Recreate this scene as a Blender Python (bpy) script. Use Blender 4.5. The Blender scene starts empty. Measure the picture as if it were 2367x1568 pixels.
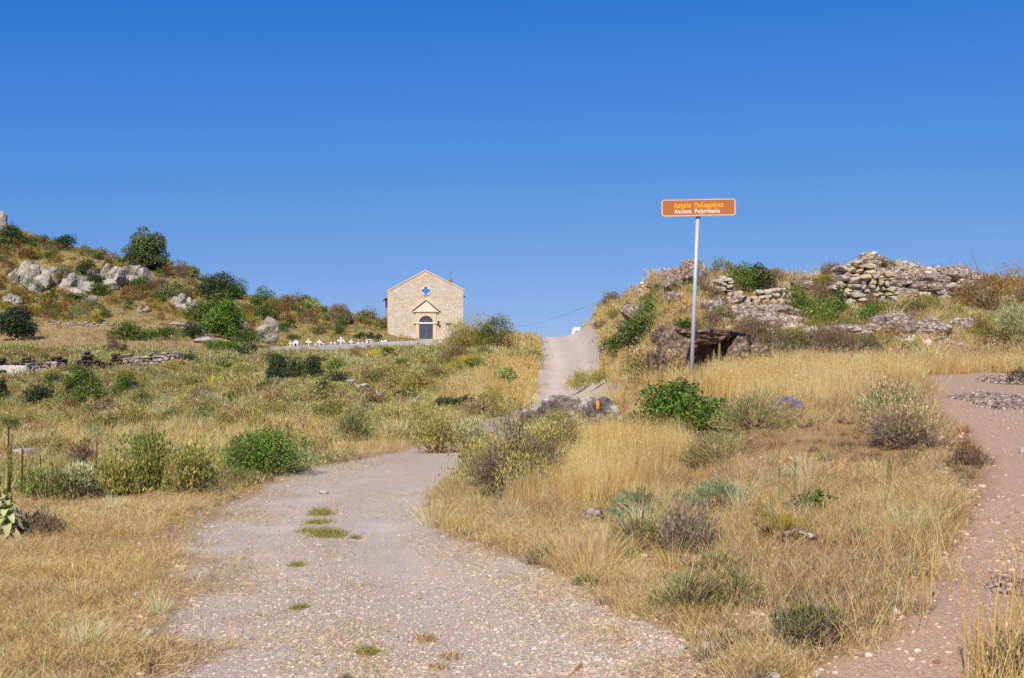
import bpy, bmesh, math, random
import numpy as np
from mathutils import Vector, Matrix, Euler
R = math.radians
SC = bpy.context.scene
C = SC.collection
# ------------------------------------------------------------------ camera, sky, sun
EYE = 1.65
PW, PH, F, HY = 2367.0, 1568.0, 2889.0, 784.0
cam = bpy.data.objects.new('camera', bpy.data.cameras.new('camera')); C.objects.link(cam)
cam.location = (0, 0, EYE); cam.rotation_euler = (R(90), 0, 0)
cam.data.sensor_width = 36; cam.data.lens = F/PW*36
cam.data.clip_start = 0.1; cam.data.clip_end = 20000
SC.camera = cam
SUN_EL, SUN_AZ = R(47), R(198)          # azimuth clockwise from +Y (north): behind the camera, a little left
W = bpy.data.worlds.new('World'); SC.world = W; W.use_nodes = True
nt = W.node_tree; nt.nodes.clear()
sky = nt.nodes.new('ShaderNodeTexSky'); sky.sky_type = 'NISHITA'; sky.sun_disc = False
sky.sun_elevation = SUN_EL; sky.sun_rotation = SUN_AZ
sky.altitude = 300; sky.air_density = 1.0; sky.dust_density = 0.25; sky.ozone_density = 2.2
tc = nt.nodes.new('ShaderNodeTexCoord')
mp = nt.nodes.new('ShaderNodeMapping'); mp.inputs['Scale'].default_value = (1, 1, 1.2); mp.inputs['Location'].default_value = (0, 0, 0.12)
nrm = nt.nodes.new('ShaderNodeVectorMath'); nrm.operation = 'NORMALIZE'
sep = nt.nodes.new('ShaderNodeSeparateColor'); cmb = nt.nodes.new('ShaderNodeCombineColor')
def _m(op, a, b):
    x = nt.nodes.new('ShaderNodeMath'); x.operation = op
    for i, v in enumerate((a, b)):
        if isinstance(v, float): x.inputs[i].default_value = v
        else: nt.links.new(v, x.inputs[i])
    return x.outputs[0]
# the deep, polarised blue of the photograph: a response curve on the sky's own red, green and blue
for i, (off, g, k) in enumerate(((0.112, 1.04, 0.83), (0.12, 0.62, 0.612), (0.0, 0.30, 0.757))):
    v = _m('MULTIPLY', sep.outputs[i], 0.12); v = _m('MAXIMUM', _m('SUBTRACT', v, off), 0.004)
    nt.links.new(_m('MULTIPLY', _m('POWER', v, g), k/0.12), cmb.inputs[i])
bg = nt.nodes.new('ShaderNodeBackground'); bg.inputs['Strength'].default_value = 0.12
ou = nt.nodes.new('ShaderNodeOutputWorld')
L = nt.links.new
L(tc.outputs['Generated'], mp.inputs['Vector']); L(mp.outputs[0], nrm.inputs[0]); L(nrm.outputs[0], sky.inputs['Vector'])
L(sky.outputs[0], sep.inputs[0]); L(cmb.outputs[0], bg.inputs['Color']); L(bg.outputs[0], ou.inputs[0])
sl = bpy.data.lights.new('sun', 'SUN'); sl.energy = 5.0; sl.angle = R(0.5); sl.color = (1.0, 0.93, 0.83)
so = bpy.data.objects.new('sun', sl); C.objects.link(so)
sd = Vector((math.sin(SUN_AZ)*math.cos(SUN_EL), math.cos(SUN_AZ)*math.cos(SUN_EL), math.sin(SUN_EL)))
so.rotation_euler = sd.to_track_quat('Z', 'Y').to_euler(); so.location = sd*50
SC.view_settings.view_transform = 'Standard'; SC.view_settings.look = 'None'
SC.view_settings.exposure = 0.12; SC.view_settings.gamma = 1.0
SC.cycles.max_bounces = 6; SC.cycles.diffuse_bounces = 3; SC.cycles.transmission_bounces = 4; SC.cycles.transparent_max_bounces = 4

# ------------------------------------------------------------------ helpers
rng = np.random.default_rng(7)
def lin(c):
    c = np.asarray(c, float)/255.0
    return np.where(c <= 0.04045, c/12.92, ((c+0.055)/1.055)**2.4)
def _h(ix, iy, iz, seed):
    h = (ix*374761393 + iy*668265263 + iz*1274126177 + seed*974711) & 0xffffffff
    h = ((h ^ (h >> 13))*1274126177) & 0xffffffff
    h = ((h ^ (h >> 15))*2246822519) & 0xffffffff
    return ((h ^ (h >> 16)) & 0xffffff)/float(0xffffff)
def vnoise(x, y, z=None, seed=0):
    x = np.asarray(x, float); y = np.asarray(y, float); z = np.zeros_like(x) if z is None else np.asarray(z, float)
    ix = np.floor(x).astype(np.int64); iy = np.floor(y).astype(np.int64); iz = np.floor(z).astype(np.int64)
    fx = x-ix; fy = y-iy; fz = z-iz
    fx = fx*fx*(3-2*fx); fy = fy*fy*(3-2*fy); fz = fz*fz*(3-2*fz)
    r = 0
    for a in (0, 1):
        for b in (0, 1):
            for c in (0, 1):
                w = (fx if a else 1-fx)*(fy if b else 1-fy)*(fz if c else 1-fz)
                r = r + w*_h(ix+a, iy+b, iz+c, seed)
    return r*2-1
def fbm(x, y, z=None, seed=0, o=4, g=0.5):
    s = 0; a = 1.0; f = 1.0; t = 0
    for k in range(o):
        s = s + a*vnoise(x*f, y*f, None if z is None else z*f, seed+k*17); t += a; a *= g; f *= 2.03
    return s/t
def pchip(x, y, q):
    x = np.asarray(x, float); y = np.asarray(y, float); n = len(x)
    h = np.diff(x); d = np.diff(y)/h; m = np.zeros(n)
    m[0] = d[0]; m[-1] = d[-1]
    for i in range(1, n-1):
        if d[i-1]*d[i] > 0:
            w1 = 2*h[i]+h[i-1]; w2 = h[i]+2*h[i-1]; m[i] = (w1+w2)/(w1/d[i-1]+w2/d[i])
    q = np.clip(q, x[0], x[-1]); k = np.clip(np.searchsorted(x, q)-1, 0, n-2)
    t = (q-x[k])/h[k]; t2 = t*t; t3 = t2*t
    return (2*t3-3*t2+1)*y[k]+(t3-2*t2+t)*h[k]*m[k]+(-2*t3+3*t2)*y[k+1]+(t3-t2)*h[k]*m[k+1]

def put(o, label=None, cat=None, group=None, kind=None):
    if label: o['label'] = label
    if cat: o['category'] = cat
    if group: o['group'] = group
    if kind: o['kind'] = kind
    return o
def empty(name, loc, label, cat, group=None, rot=(0, 0, 0)):
    o = bpy.data.objects.new(name, None); C.objects.link(o); o.location = loc; o.rotation_euler = rot
    o.empty_display_size = 0.2
    return put(o, label, cat, group)
class MB:
    """collects vertices, triangles, quads and vertex colours; build() links them as ONE mesh object"""
    def __init__(s): s.V = []; s.T = []; s.Q = []; s.K = []; s.n = 0
    def add(s, V, T=None, Q=None, col=(1, 1, 1)):
        V = np.asarray(V, np.float32).reshape(-1, 3)
        if len(V) == 0: return
        s.V.append(V)
        if T is not None and len(T): s.T.append(np.asarray(T, np.int64)+s.n)
        if Q is not None and len(Q): s.Q.append(np.asarray(Q, np.int64)+s.n)
        col = np.asarray(col, np.float32)
        s.K.append(np.broadcast_to(col, (len(V), 3)).copy() if col.ndim == 1 else col)
        s.n += len(V)
    def build(s, name, mat, parent=None, loc=None, smooth=False):
        me = bpy.data.meshes.new(name)
        V = np.concatenate(s.V); K = np.concatenate(s.K)
        T = np.concatenate(s.T) if s.T else np.zeros((0, 3), np.int64)
        Q = np.concatenate(s.Q) if s.Q else np.zeros((0, 4), np.int64)
        if loc is not None: V = V-np.asarray(loc, np.float32)
        me.vertices.add(len(V)); me.vertices.foreach_set('co', V.astype(np.float32).ravel())
        nl = T.size+Q.size; me.loops.add(nl)
        me.loops.foreach_set('vertex_index', np.concatenate([T.ravel(), Q.ravel()]).astype(np.int32))
        nf = len(T)+len(Q); me.polygons.add(nf)
        st = np.concatenate([np.arange(len(T))*3, T.size+np.arange(len(Q))*4]).astype(np.int32)
        me.polygons.foreach_set('loop_start', st)
        me.polygons.foreach_set('use_smooth', np.full(nf, bool(smooth)))
        at = me.color_attributes.new('Col', 'FLOAT_COLOR', 'POINT')
        at.data.foreach_set('color', np.concatenate([K, np.ones((len(K), 1), np.float32)], 1).astype(np.float32).ravel())
        me.update(calc_edges=True); me.validate()
        if mat: me.materials.append(mat)
        o = bpy.data.objects.new(name, me); C.objects.link(o)
        if parent: o.parent = parent
        elif loc is not None: o.location = loc
        return o
def unit(v): return v/np.maximum(np.linalg.norm(v, axis=-1, keepdims=True), 1e-9)
def rdir(n, r=None):
    return unit((r or rng).normal(size=(n, 3)))
def vary(cols, n, v=0.14, w=None):
    """n colours picked from sRGB swatches, each leaf a little lighter or darker"""
    cols = lin(np.atleast_2d(np.asarray(cols, float)))
    k = rng.choice(len(cols), n, p=w)
    return np.clip(cols[k]*np.exp(rng.normal(0, v, (n, 1)))*np.exp(rng.normal(0, v*0.25, (n, 3))), 0.004, 0.85)
def add_leaves(mb, base, d, nrm_, Ln, Wd, col):
    n = len(base); d = unit(d); s = unit(np.cross(d, nrm_)); up = np.cross(s, d)
    Ln = np.broadcast_to(Ln, (n,))[:, None]; Wd = np.broadcast_to(Wd, (n,))[:, None]
    V = np.stack([base, base+d*Ln*0.45+s*Wd*0.5+up*Wd*0.12, base+d*Ln-up*Ln*0.12, base+d*Ln*0.45-s*Wd*0.5+up*Wd*0.12], 1)
    Q = np.arange(n)[:, None]*4+np.array([[0, 1, 2, 3]])
    mb.add(V.reshape(-1, 3), None, Q, np.repeat(col, 4, 0))
def add_blades(mb, base, d, Ln, Wd, bend, col):
    n = len(base); d = unit(d); Ln = np.broadcast_to(Ln, (n,))[:, None]; Wd = np.broadcast_to(Wd, (n,))[:, None]
    s = unit(np.cross(d, rdir(n))); 
    mid = base+d*Ln*0.55+bend*0.3; tip = base+d*Ln*0.97+bend
    V = np.stack([base-s*Wd*0.5, base+s*Wd*0.5, mid+s*Wd*0.4, mid-s*Wd*0.4, tip], 1).reshape(-1, 3)
    i = np.arange(n)[:, None]*5
    mb.add(V, i+np.array([[3, 2, 4]]), i+np.array([[0, 1, 2, 3]]), np.repeat(col, 5, 0))
def add_sticks(mb, p0, p1, r0, r1, col):
    n = len(p0); d = unit(p1-p0); a = unit(np.cross(d, rdir(n))); b = np.cross(d, a)
    r0 = np.broadcast_to(r0, (n,))[:, None]; r1 = np.broadcast_to(r1, (n,))[:, None]; vs = []
    for p, r in ((p0, r0), (p1, r1)):
        for k in range(3):
            t = k*2*math.pi/3; vs.append(p+(a*math.cos(t)+b*math.sin(t))*r)
    i = np.arange(n)[:, None]*6
    Q = np.concatenate([i+np.array([[0, 1, 4, 3]]), i+np.array([[1, 2, 5, 4]]), i+np.array([[2, 0, 3, 5]])])
    mb.add(np.stack(vs, 1).reshape(-1, 3), i+np.array([[3, 4, 5]]), Q, np.repeat(np.broadcast_to(col, (n, 3)), 6, 0))
def add_tube(mb, pts, rad, sides=8, col=(1, 1, 1), cap=True):
    pts = [Vector(p) for p in pts]; vs = []; Q = []; T = []
    a = None
    for i, p in enumerate(pts):
        d = (pts[min(i+1, len(pts)-1)]-pts[max(i-1, 0)]).normalized()
        if a is None: a = d.orthogonal().normalized()
        a = (a-d*a.dot(d)).normalized(); b = d.cross(a)
        for k in range(sides):
            t = 2*math.pi*k/sides; vs.append(p+(a*math.cos(t)+b*math.sin(t))*rad[i])
    for i in range(len(pts)-1):
        for k in range(sides):
            k2 = (k+1) % sides; Q.append((i*sides+k, i*sides+k2, (i+1)*sides+k2, (i+1)*sides+k))
    if cap:
        for e, (o0, pp) in enumerate(((0, pts[0]), ((len(pts)-1)*sides, pts[-1]))):
            c = len(vs); vs.append(pp)
            for k in range(sides):
                k2 = (k+1) % sides
                T.append((c, o0+k2, o0+k) if e == 0 else (c, o0+k, o0+k2))
    mb.add(np.array([tuple(v) for v in vs]), T, Q, col)
def add_box(mb, c, s, col=(1, 1, 1), rz=0.0):
    v = np.array([[x, y, z] for z in (-1, 1) for y in (-1, 1) for x in (-1, 1)], float)*np.asarray(s)/2
    if rz: v = v@np.array([[math.cos(rz), math.sin(rz), 0], [-math.sin(rz), math.cos(rz), 0], [0, 0, 1]])
    mb.add(v+np.asarray(c), None, [(0, 2, 3, 1), (4, 5, 7, 6), (0, 1, 5, 4), (2, 6, 7, 3), (0, 4, 6, 2), (1, 3, 7, 5)], col)
def add_prism(mb, poly, y0, y1, col=(1, 1, 1)):
    """a convex outline (x, z) extruded along y"""
    n = len(poly); v = [(x, y0, z) for x, z in poly]+[(x, y1, z) for x, z in poly]
    c0 = len(v); cx = sum(p[0] for p in poly)/n; cz = sum(p[1] for p in poly)/n
    v += [(cx, y0, cz), (cx, y1, cz)]; T = []; Q = []
    for k in range(n):
        k2 = (k+1) % n; Q.append((k, k2, n+k2, n+k)); T.append((c0, k2, k)); T.append((c0+1, n+k, n+k2))
    mb.add(v, T, Q, col)
def bevel(o, w, seg=2):
    m = o.modifiers.new('bevel', 'BEVEL'); m.width = w; m.segments = seg; m.limit_method = 'ANGLE'; m.angle_limit = R(40)

FP = []      # plants and rocks already standing: the ground cover keeps clear of them
# ------------------------------------------------------------------ materials
def mat_new(name):
    m = bpy.data.materials.new(name); m.use_nodes = True; n = m.node_tree; n.nodes.clear()
    o = n.nodes.new('ShaderNodeOutputMaterial'); b = n.nodes.new('ShaderNodeBsdfPrincipled')
    n.links.new(b.outputs[0], o.inputs[0]); b.inputs['Specular IOR Level'].default_value = 0.25
    return m, n, b, o
def N(n, t, **k):
    x = n.nodes.new(t)
    for a, v in k.items():
        if a in x.inputs.keys(): x.inputs[a].default_value = v
        else: setattr(x, a, v)
    return x
def ramp(n, fac, stops, interp='LINEAR'):
    r = n.nodes.new('ShaderNodeValToRGB'); n.links.new(fac, r.inputs[0]); cr = r.color_ramp; cr.interpolation = interp
    while len(cr.elements) < len(stops): cr.elements.new(0.5)
    for e, (p, c) in zip(cr.elements, stops):
        e.position = p; e.color = (*(c if isinstance(c, tuple) and max(c) <= 1.0 else lin(c)), 1)
    return r
def mixc(n, a, b, fac, mode='MIX'):
    x = n.nodes.new('ShaderNodeMix'); x.data_type = 'RGBA'; x.blend_type = mode; x.clamp_factor = True
    for sock, v in ((x.inputs[6], a), (x.inputs[7], b), (x.inputs[0], fac)):
        if hasattr(v, 'is_output'): n.links.new(v, sock)
        elif isinstance(v, (int, float)): sock.default_value = v
        else: sock.default_value = (*v, 1)
    return x.outputs[2]
def bump(n, b, h, strength=0.5, dist=0.02):
    x = n.nodes.new('ShaderNodeBump'); x.inputs['Strength'].default_value = strength; x.inputs['Distance'].default_value = dist
    n.links.new(h, x.inputs['Height']); n.links.new(x.outputs[0], b.inputs['Normal'])
def m_leaf(name, rough=0.6, trans=0.3, spec=0.2):
    m, n, b, o = mat_new(name); a = N(n, 'ShaderNodeAttribute', attribute_name='Col')
    n.links.new(a.outputs['Color'], b.inputs['Base Color']); b.inputs['Roughness'].default_value = rough
    b.inputs['Specular IOR Level'].default_value = spec
    t = N(n, 'ShaderNodeBsdfTranslucent'); n.links.new(a.outputs['Color'], t.inputs['Color'])
    x = N(n, 'ShaderNodeMixShader'); x.inputs[0].default_value = trans
    n.links.new(b.outputs[0], x.inputs[1]); n.links.new(t.outputs[0], x.inputs[2]); n.links.new(x.outputs[0], o.inputs[0])
    return m
def m_plain(name, c, rough=0.6, metal=0.0, var=0.12, scale=6.0, spec=0.3):
    m, n, b, o = mat_new(name); g = N(n, 'ShaderNodeTexCoord'); t = N(n, 'ShaderNodeTexNoise', Scale=scale, Detail=5.0)
    n.links.new(g.outputs['Object'], t.inputs['Vector']); c = lin(c)
    r = ramp(n, t.outputs[0], [(0.3, tuple(np.clip(c*(1-var), 0, 1))), (0.7, tuple(np.clip(c*(1+var), 0, 1)))])
    n.links.new(r.outputs[0], b.inputs['Base Color']); b.inputs['Roughness'].default_value = rough
    b.inputs['Metallic'].default_value = metal; b.inputs['Specular IOR Level'].default_value = spec
    return m
M_LEAF = m_leaf('glossy_leaf', 0.45, 0.28, 0.35)
M_SAGE = m_leaf('felted_leaf', 0.8, 0.3, 0.1)
M_DRY = m_leaf('dry_straw', 0.75, 0.38, 0.12)
M_BARK = m_leaf('bark', 0.9, 0.0, 0.1)
def m_ground():
    m, n, b, o = mat_new('ground'); k = n.links.new
    g = N(n, 'ShaderNodeTexCoord'); P = g.outputs['Object']
    a = N(n, 'ShaderNodeAttribute', attribute_name='Col'); mk = N(n, 'ShaderNodeAttribute', attribute_name='Mask')
    sp = N(n, 'ShaderNodeSeparateColor'); k(mk.outputs['Color'], sp.inputs[0])
    n1 = N(n, 'ShaderNodeTexNoise', Scale=2.2, Detail=8.0, Roughness=0.7); k(P, n1.inputs['Vector'])
    n2 = N(n, 'ShaderNodeTexNoise', Scale=38.0, Detail=4.0, Roughness=0.7); k(P, n2.inputs['Vector'])
    r1 = ramp(n, n1.outputs[0], [(0.3, (0.70, 0.70, 0.71)), (0.7, (1.0, 0.98, 0.95))])
    r2 = ramp(n, n2.outputs[0], [(0.3, (0.62, 0.62, 0.63)), (0.68, (1.0, 1.0, 1.0))])
    c = mixc(n, a.outputs['Color'], r1.outputs[0], 0.9, 'MULTIPLY')
    c = mixc(n, c, r2.outputs[0], 0.6, 'MULTIPLY')
    # loose stones: two sizes of cells, each stone its own colour
    def stones(scale, seedoff):
        v = N(n, 'ShaderNodeTexVoronoi', Scale=scale, feature='F1'); mpn = N(n, 'ShaderNodeMapping'); mpn.inputs['Location'].default_value = (seedoff,)*3
        k(P, mpn.inputs['Vector']); k(mpn.outputs[0], v.inputs['Vector'])
        s = N(n, 'ShaderNodeSeparateColor'); k(v.outputs['Color'], s.inputs[0])
        rc = ramp(n, s.outputs[0], [(0.0, (158, 134, 112)), (0.3, (190, 164, 138)), (0.55, (206, 184, 156)), (0.8, (196, 180, 152)), (0.93, (216, 202, 178)), (1.0, (174, 164, 146))])
        e = N(n, 'ShaderNodeMath', operation='MULTIPLY'); k(v.outputs['Distance'], e.inputs[0]); e.inputs[1].default_value = 1.0
        re = ramp(n, e.outputs[0], [(0.35, (1.0, 1.0, 1.0)), (0.75, (0.55, 0.53, 0.52))])
        return mixc(n, rc.outputs[0], re.outputs[0], 1.0, 'MULTIPLY'), v.outputs['Distance']
    s1, d1 = stones(75.0, 0.0); s2, d2 = stones(30.0, 5.3)
    pick = ramp(n, n1.outputs[0], [(0.50, (0.0, 0.0, 0.0)), (0.56, (1.0, 1.0, 1.0))])
    st = mixc(n, s1, s2, 0.35)
    tint = mixc(n, st, a.outputs['Color'], 0.5)
    dusty = mixc(n, tint, c, sp.outputs[1])
    fin = mixc(n, c, dusty, sp.outputs[0])
    k(fin, b.inputs['Base Color']); b.inputs['Roughness'].default_value = 0.95; b.inputs['Specular IOR Level'].default_value = 0.1
    hh = N(n, 'ShaderNodeMath', operation='MULTIPLY'); k(d1, hh.inputs[0]); k(sp.outputs[0], hh.inputs[1])
    h2 = N(n, 'ShaderNodeMath', operation='SUBTRACT'); k(n2.outputs[0], h2.inputs[0]); k(hh.outputs[0], h2.inputs[1])
    bump(n, b, h2.outputs[0], 0.55, 0.02)
    return m
M_GROUND = m_ground()
def m_rock(name, kind):
    m, n, b, o = mat_new(name); k = n.links.new; g = N(n, 'ShaderNodeTexCoord'); P = g.outputs['Object']
    oi = N(n, 'ShaderNodeObjectInfo')
    n1 = N(n, 'ShaderNodeTexNoise', Scale=1.6 if kind != 'far' else 0.5, Detail=9.0, Roughness=0.7); k(P, n1.inputs['Vector'])
    n2 = N(n, 'ShaderNodeTexNoise', Scale=14.0 if kind != 'far' else 2.0, Detail=6.0, Roughness=0.75); k(P, n2.inputs['Vector'])
    if kind.startswith('conglomerate'):
        v = N(n, 'ShaderNodeTexVoronoi', Scale=17.0); k(P, v.inputs['Vector']); s = N(n, 'ShaderNodeSeparateColor'); k(v.outputs['Color'], s.inputs[0])
        rc = ramp(n, s.outputs[0], [(0.0, (122, 104, 94)), (0.4, (164, 144, 130)), (0.75, (188, 168, 152)), (0.93, (214, 202, 188)), (1.0, (146, 134, 126))])
        re = ramp(n, v.outputs['Distance'], [(0.3, (1.0, 1.0, 1.0)), (0.8, (0.45, 0.42, 0.4))])
        c = mixc(n, rc.outputs[0], re.outputs[0], 0.9, 'MULTIPLY')
        r1 = ramp(n, n1.outputs[0], [(0.35, (0.62, 0.58, 0.55)), (0.65, (1.0, 1.0, 1.0))]); c = mixc(n, c, r1.outputs[0], 0.8, 'MULTIPLY')
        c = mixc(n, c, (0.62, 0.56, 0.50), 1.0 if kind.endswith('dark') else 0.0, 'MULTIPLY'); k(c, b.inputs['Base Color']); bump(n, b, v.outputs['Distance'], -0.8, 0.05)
    elif kind == 'lichen':
        r1 = ramp(n, n1.outputs[0], [(0.40, (92, 82, 74)), (0.5, (136, 124, 112)), (0.56, (206, 198, 186)), (0.75, (186, 176, 162))])
        r2 = ramp(n, n2.outputs[0], [(0.36, (0.3, 0.28, 0.27)), (0.52, (1.0, 1.0, 1.0))]); c = mixc(n, r1.outputs[0], r2.outputs[0], 0.8, 'MULTIPLY')
        k(c, b.inputs['Base Color']); bump(n, b, n2.outputs[0], 0.9, 0.06)
    else:
        cols = {'limestone': [(0.3, (150, 142, 132)), (0.5, (186, 178, 168)), (0.7, (206, 198, 188))],
                'wall': [(0.3, (165, 150, 128)), (0.5, (196, 182, 158)), (0.7, (200, 196, 190))],
                'far': [(0.3, (128, 118, 104)), (0.5, (172, 162, 146)), (0.7, (200, 190, 174))]}[kind]
        r1 = ramp(n, n1.outputs[0], cols); r2 = ramp(n, n2.outputs[0], [(0.35, (0.5, 0.47, 0.44)), (0.55, (1.0, 1.0, 1.0))])
        c = mixc(n, r1.outputs[0], r2.outputs[0], 0.65, 'MULTIPLY')
        if kind == 'wall':
            ro = ramp(n, oi.outputs['Random'], [(0.0, (0.72, 0.72, 0.74)), (0.35, (1.0, 0.86, 0.62)), (0.6, (0.95, 0.95, 0.95)), (1.0, (1.0, 0.78, 0.5))]); c = mixc(n, c, ro.outputs[0], 0.75, 'MULTIPLY')
        k(c, b.inputs['Base Color']); bump(n, b, n2.outputs[0], 0.7, 0.04 if kind != 'far' else 0.3)
    b.inputs['Roughness'].default_value = 0.92; b.inputs['Specular IOR Level'].default_value = 0.15
    return m
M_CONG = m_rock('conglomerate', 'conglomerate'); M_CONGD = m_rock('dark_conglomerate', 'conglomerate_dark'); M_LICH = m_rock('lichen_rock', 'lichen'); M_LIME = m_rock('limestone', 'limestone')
M_WALLST = m_rock('wall_stone', 'wall'); M_FARR = m_rock('far_rock', 'far')
# ------------------------------------------------------------------ terrain
def yf(Y): return Y if Y <= 60 else 60+(Y-60)*1.85
NEAR = [(5, 'z', 0.0), (7, 'z', 0.01)]
# each column: (distance, picture row) pairs; rows are turned into heights once and the terrain is a plain height field z(x, y)
COLS = {
 -900: [(11,1200),(16,1110),(30,985),(60,895),(80,868),(82,812),(105,735),(120,690),(140,585),(165,470),(200,450),(300,560)],
 0: [(9,1300),(11,1205),(13,1150),(16,1095),(20,1045),(30,985),(45,930),(60,898),(75,876),(80,868),(82,822),(90,790),(105,752),(120,715),(132,680),(140,622),(150,580),(165,535),(185,525),(260,620)],
 150: [(9,1300),(11,1205),(13,1150),(16,1095),(20,1045),(30,985),(45,930),(60,898),(75,874),(80,864),(82,822),(90,790),(105,755),(120,722),(132,690),(140,640),(150,600),(165,572),(185,570),(260,650)],
 335: [(9,1300),(11,1210),(13,1148),(16,1090),(20,1040),(28,985),(40,930),(52,896),(68,866),(80,850),(82,822),(88,802),(100,768),(118,732),(132,700),(138,655),(146,618),(156,610),(180,640),(260,700)],
 500: [(9,1300),(11,1212),(13,1150),(16,1085),(20,1035),(26,985),(36,930),(50,888),(66,858),(80,842),(86,822),(92,802),(100,780),(115,748),(130,705),(142,662),(150,655),(170,680),(260,740)],
 650: [(9,1300),(11,1215),(13.5,1138),(16,1082),(19,1045),(24,985),(32,930),(45,880),(60,850),(80,833),(98,818),(104.5,813),(107.5,803),(113,794),(121,755),(130,715),(137,696),(150,720),(260,770)],
 800: [(9,1300),(11.5,1198),(14.5,1112),(17,1064),(19.5,1035),(24,987),(32,932),(45,880),(60,850),(80,830),(100,813),(110,808),(113,800),(118,785),(123,760),(130,730),(137,722),(160,760),(260,800)],
 980: [(9,1300),(11.5,1198),(14.5,1112),(17.8,1052),(20,1030),(24,987),(32,927),(45,870),(60,838),(80,816),(100,806),(115,799),(121,791),(125,788),(130,788),(160,800),(260,840)],
 1110: [(9,1302),(11.5,1198),(14.5,1110),(17.8,1048),(20,1028),(24,985),(32,918),(44,862),(56,815),(68,788),(90,800),(150,800),(230,802),(420,840)],
 1200: [(9,1302),(11,1208),(13,1135),(16,1075),(19,1040),(24,1000),(32,952),(42,905),(52,855),(64,808),(76,782),(90,796),(120,815),(260,850)],
 1300: [(9,1302),(11,1204),(13,1120),(15,1060),(17.5,1000),(19.5,1000),(22,995),(30,955),(40,928),(48,895),(58,850),(68,806),(78,778),(95,817),(130,840),(260,860)],
 1400: [(9,1300),(11,1195),(13,1110),(15,1045),(17.5,985),(19,945),(21,940),(23,958),(28,945),(35,905),(44,845),(53,782),(61,745),(68,712),(85,760),(130,830),(260,860)],
 1500: [(8.5,1325),(10.5,1212),(12,1138),(14.5,1050),(17,970),(19,925),(22,888),(26,850),(30,812),(36,762),(43,705),(50,660),(60,670),(100,780),(260,850)],
 1600: [(7.6,1400),(9,1300),(10.6,1202),(14.5,1050),(17.5,950),(20.5,884),(24,848),(27,805),(32,722),(37,680),(44,640),(50,632),(65,660),(130,800),(260,850)],
 1750: [(7,1430),(8.5,1300),(10,1185),(12,1090),(14,1010),(17.5,925),(20.5,875),(24,842),(28,795),(33,730),(36,690),(40,662),(48,655),(65,690),(130,790),(260,850)],
 1900: [(7,1425),(8.4,1300),(10.3,1160),(14,1000),(18,900),(21,862),(25,820),(30,770),(34,722),(37,690),(42,655),(50,650),(70,690),(130,790),(260,850)],
 2015: [(7,1415),(8.4,1295),(10.3,1155),(14,990),(18,900),(21,862),(25,815),(29,772),(34,725),(38,682),(44,622),(50,615),(65,650),(130,780),(260,850)],
 2150: [(7,1400),(8,1315),(10,1155),(14,985),(18,905),(22.5,860),(25,825),(29,775),(34,738),(40,700),(48,640),(54,628),(70,660),(130,780),(260,850)],
 2367: [(7,1400),(8,1315),(10,1155),(14,985),(18,908),(22,870),(25,842),(30,792),(36,732),(45,668),(54,652),(70,680),(130,790),(260,850)],
 3200: [(7,1400),(10,1150),(14,980),(18,890),(24,830),(30,760),(40,680),(54,620),(70,640),(130,790),(260,850)],
}
LY = np.linspace(math.log(0.5), math.log(900), 900)
cpx = sorted(COLS); tab = []
for c in cpx:
    ys = [0.4, 5.0]; zs = [0.0, 0.0]
    for (Y, py) in COLS[c]:
        Y2 = yf(Y) if c <= 1000 else Y
        ys.append(Y2); zs.append(EYE+(HY-py)/F*Y2)
    ys.append(900); zs.append(min(zs[-1], 0)-45)
    tab.append(pchip(np.log(ys), zs, LY))
tab = np.array(tab)                                   # [column, LY]
QX = np.arange(-900, 3201, 12.0)
TAB = np.array([pchip(cpx, tab[:, j], QX) for j in range(tab.shape[1])]).T      # [px, LY]
def H0(X, Y):
    X = np.asarray(X, float); Y = np.asarray(Y, float); Yc = np.maximum(Y, 0.5)
    px = np.clip(PW/2+F*X/Yc, QX[0], QX[-1]-1e-6); l = np.clip(np.log(Yc), LY[0], LY[-1]-1e-9)
    a = (px-QX[0])/12.0; i = np.minimum(a.astype(int), len(QX)-2); a = a-i
    b = (l-LY[0])/(LY[1]-LY[0]); j = np.minimum(b.astype(int), len(LY)-2); b = b-j
    return TAB[i, j]*(1-a)*(1-b)+TAB[i+1, j]*a*(1-b)+TAB[i, j+1]*(1-a)*b+TAB[i+1, j+1]*a*b
def sstep(a, b, x):
    t = np.clip((x-a)/(b-a), 0, 1); return t*t*(3-2*t)
# --- polygons and lines traced on the ground, tested at the ground points themselves
def sdist(poly, x, y):
    """signed distance to a polygon, negative inside"""
    p = np.array(poly, float); q = np.roll(p, -1, 0); d = np.full(np.shape(x), 1e9); ins = np.zeros(np.shape(x), bool)
    for (ax, ay), (bx, by) in zip(p, q):
        ex, ey = bx-ax, by-ay; t = np.clip(((x-ax)*ex+(y-ay)*ey)/(ex*ex+ey*ey+1e-12), 0, 1)
        d = np.minimum(d, np.hypot(x-ax-t*ex, y-ay-t*ey))
        c = ((ay > y) != (by > y)) & (x < (bx-ax)*(y-ay)/(by-ay+1e-12)+ax); ins ^= c
    return np.where(ins, -d, d)
def ldist(line, x, y):
    p = np.array(line, float); d = np.full(np.shape(x), 1e9)
    for (ax, ay), (bx, by) in zip(p[:-1], p[1:]):
        ex, ey = bx-ax, by-ay; t = np.clip(((x-ax)*ex+(y-ay)*ey)/(ex*ex+ey*ey+1e-12), 0, 1)
        d = np.minimum(d, np.hypot(x-ax-t*ex, y-ay-t*ey))
    return d
def hitY0(px, py, ymin=4.0, fn=H0):
    Ys = np.exp(np.linspace(math.log(ymin), math.log(500), 2600)); X = (px-PW/2)/F*Ys
    z = fn(X, Ys); r = HY-(z-EYE)/Ys*F; k = np.argmax(r <= py)
    if r[k] > py: return None
    return Ys[k]
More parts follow.
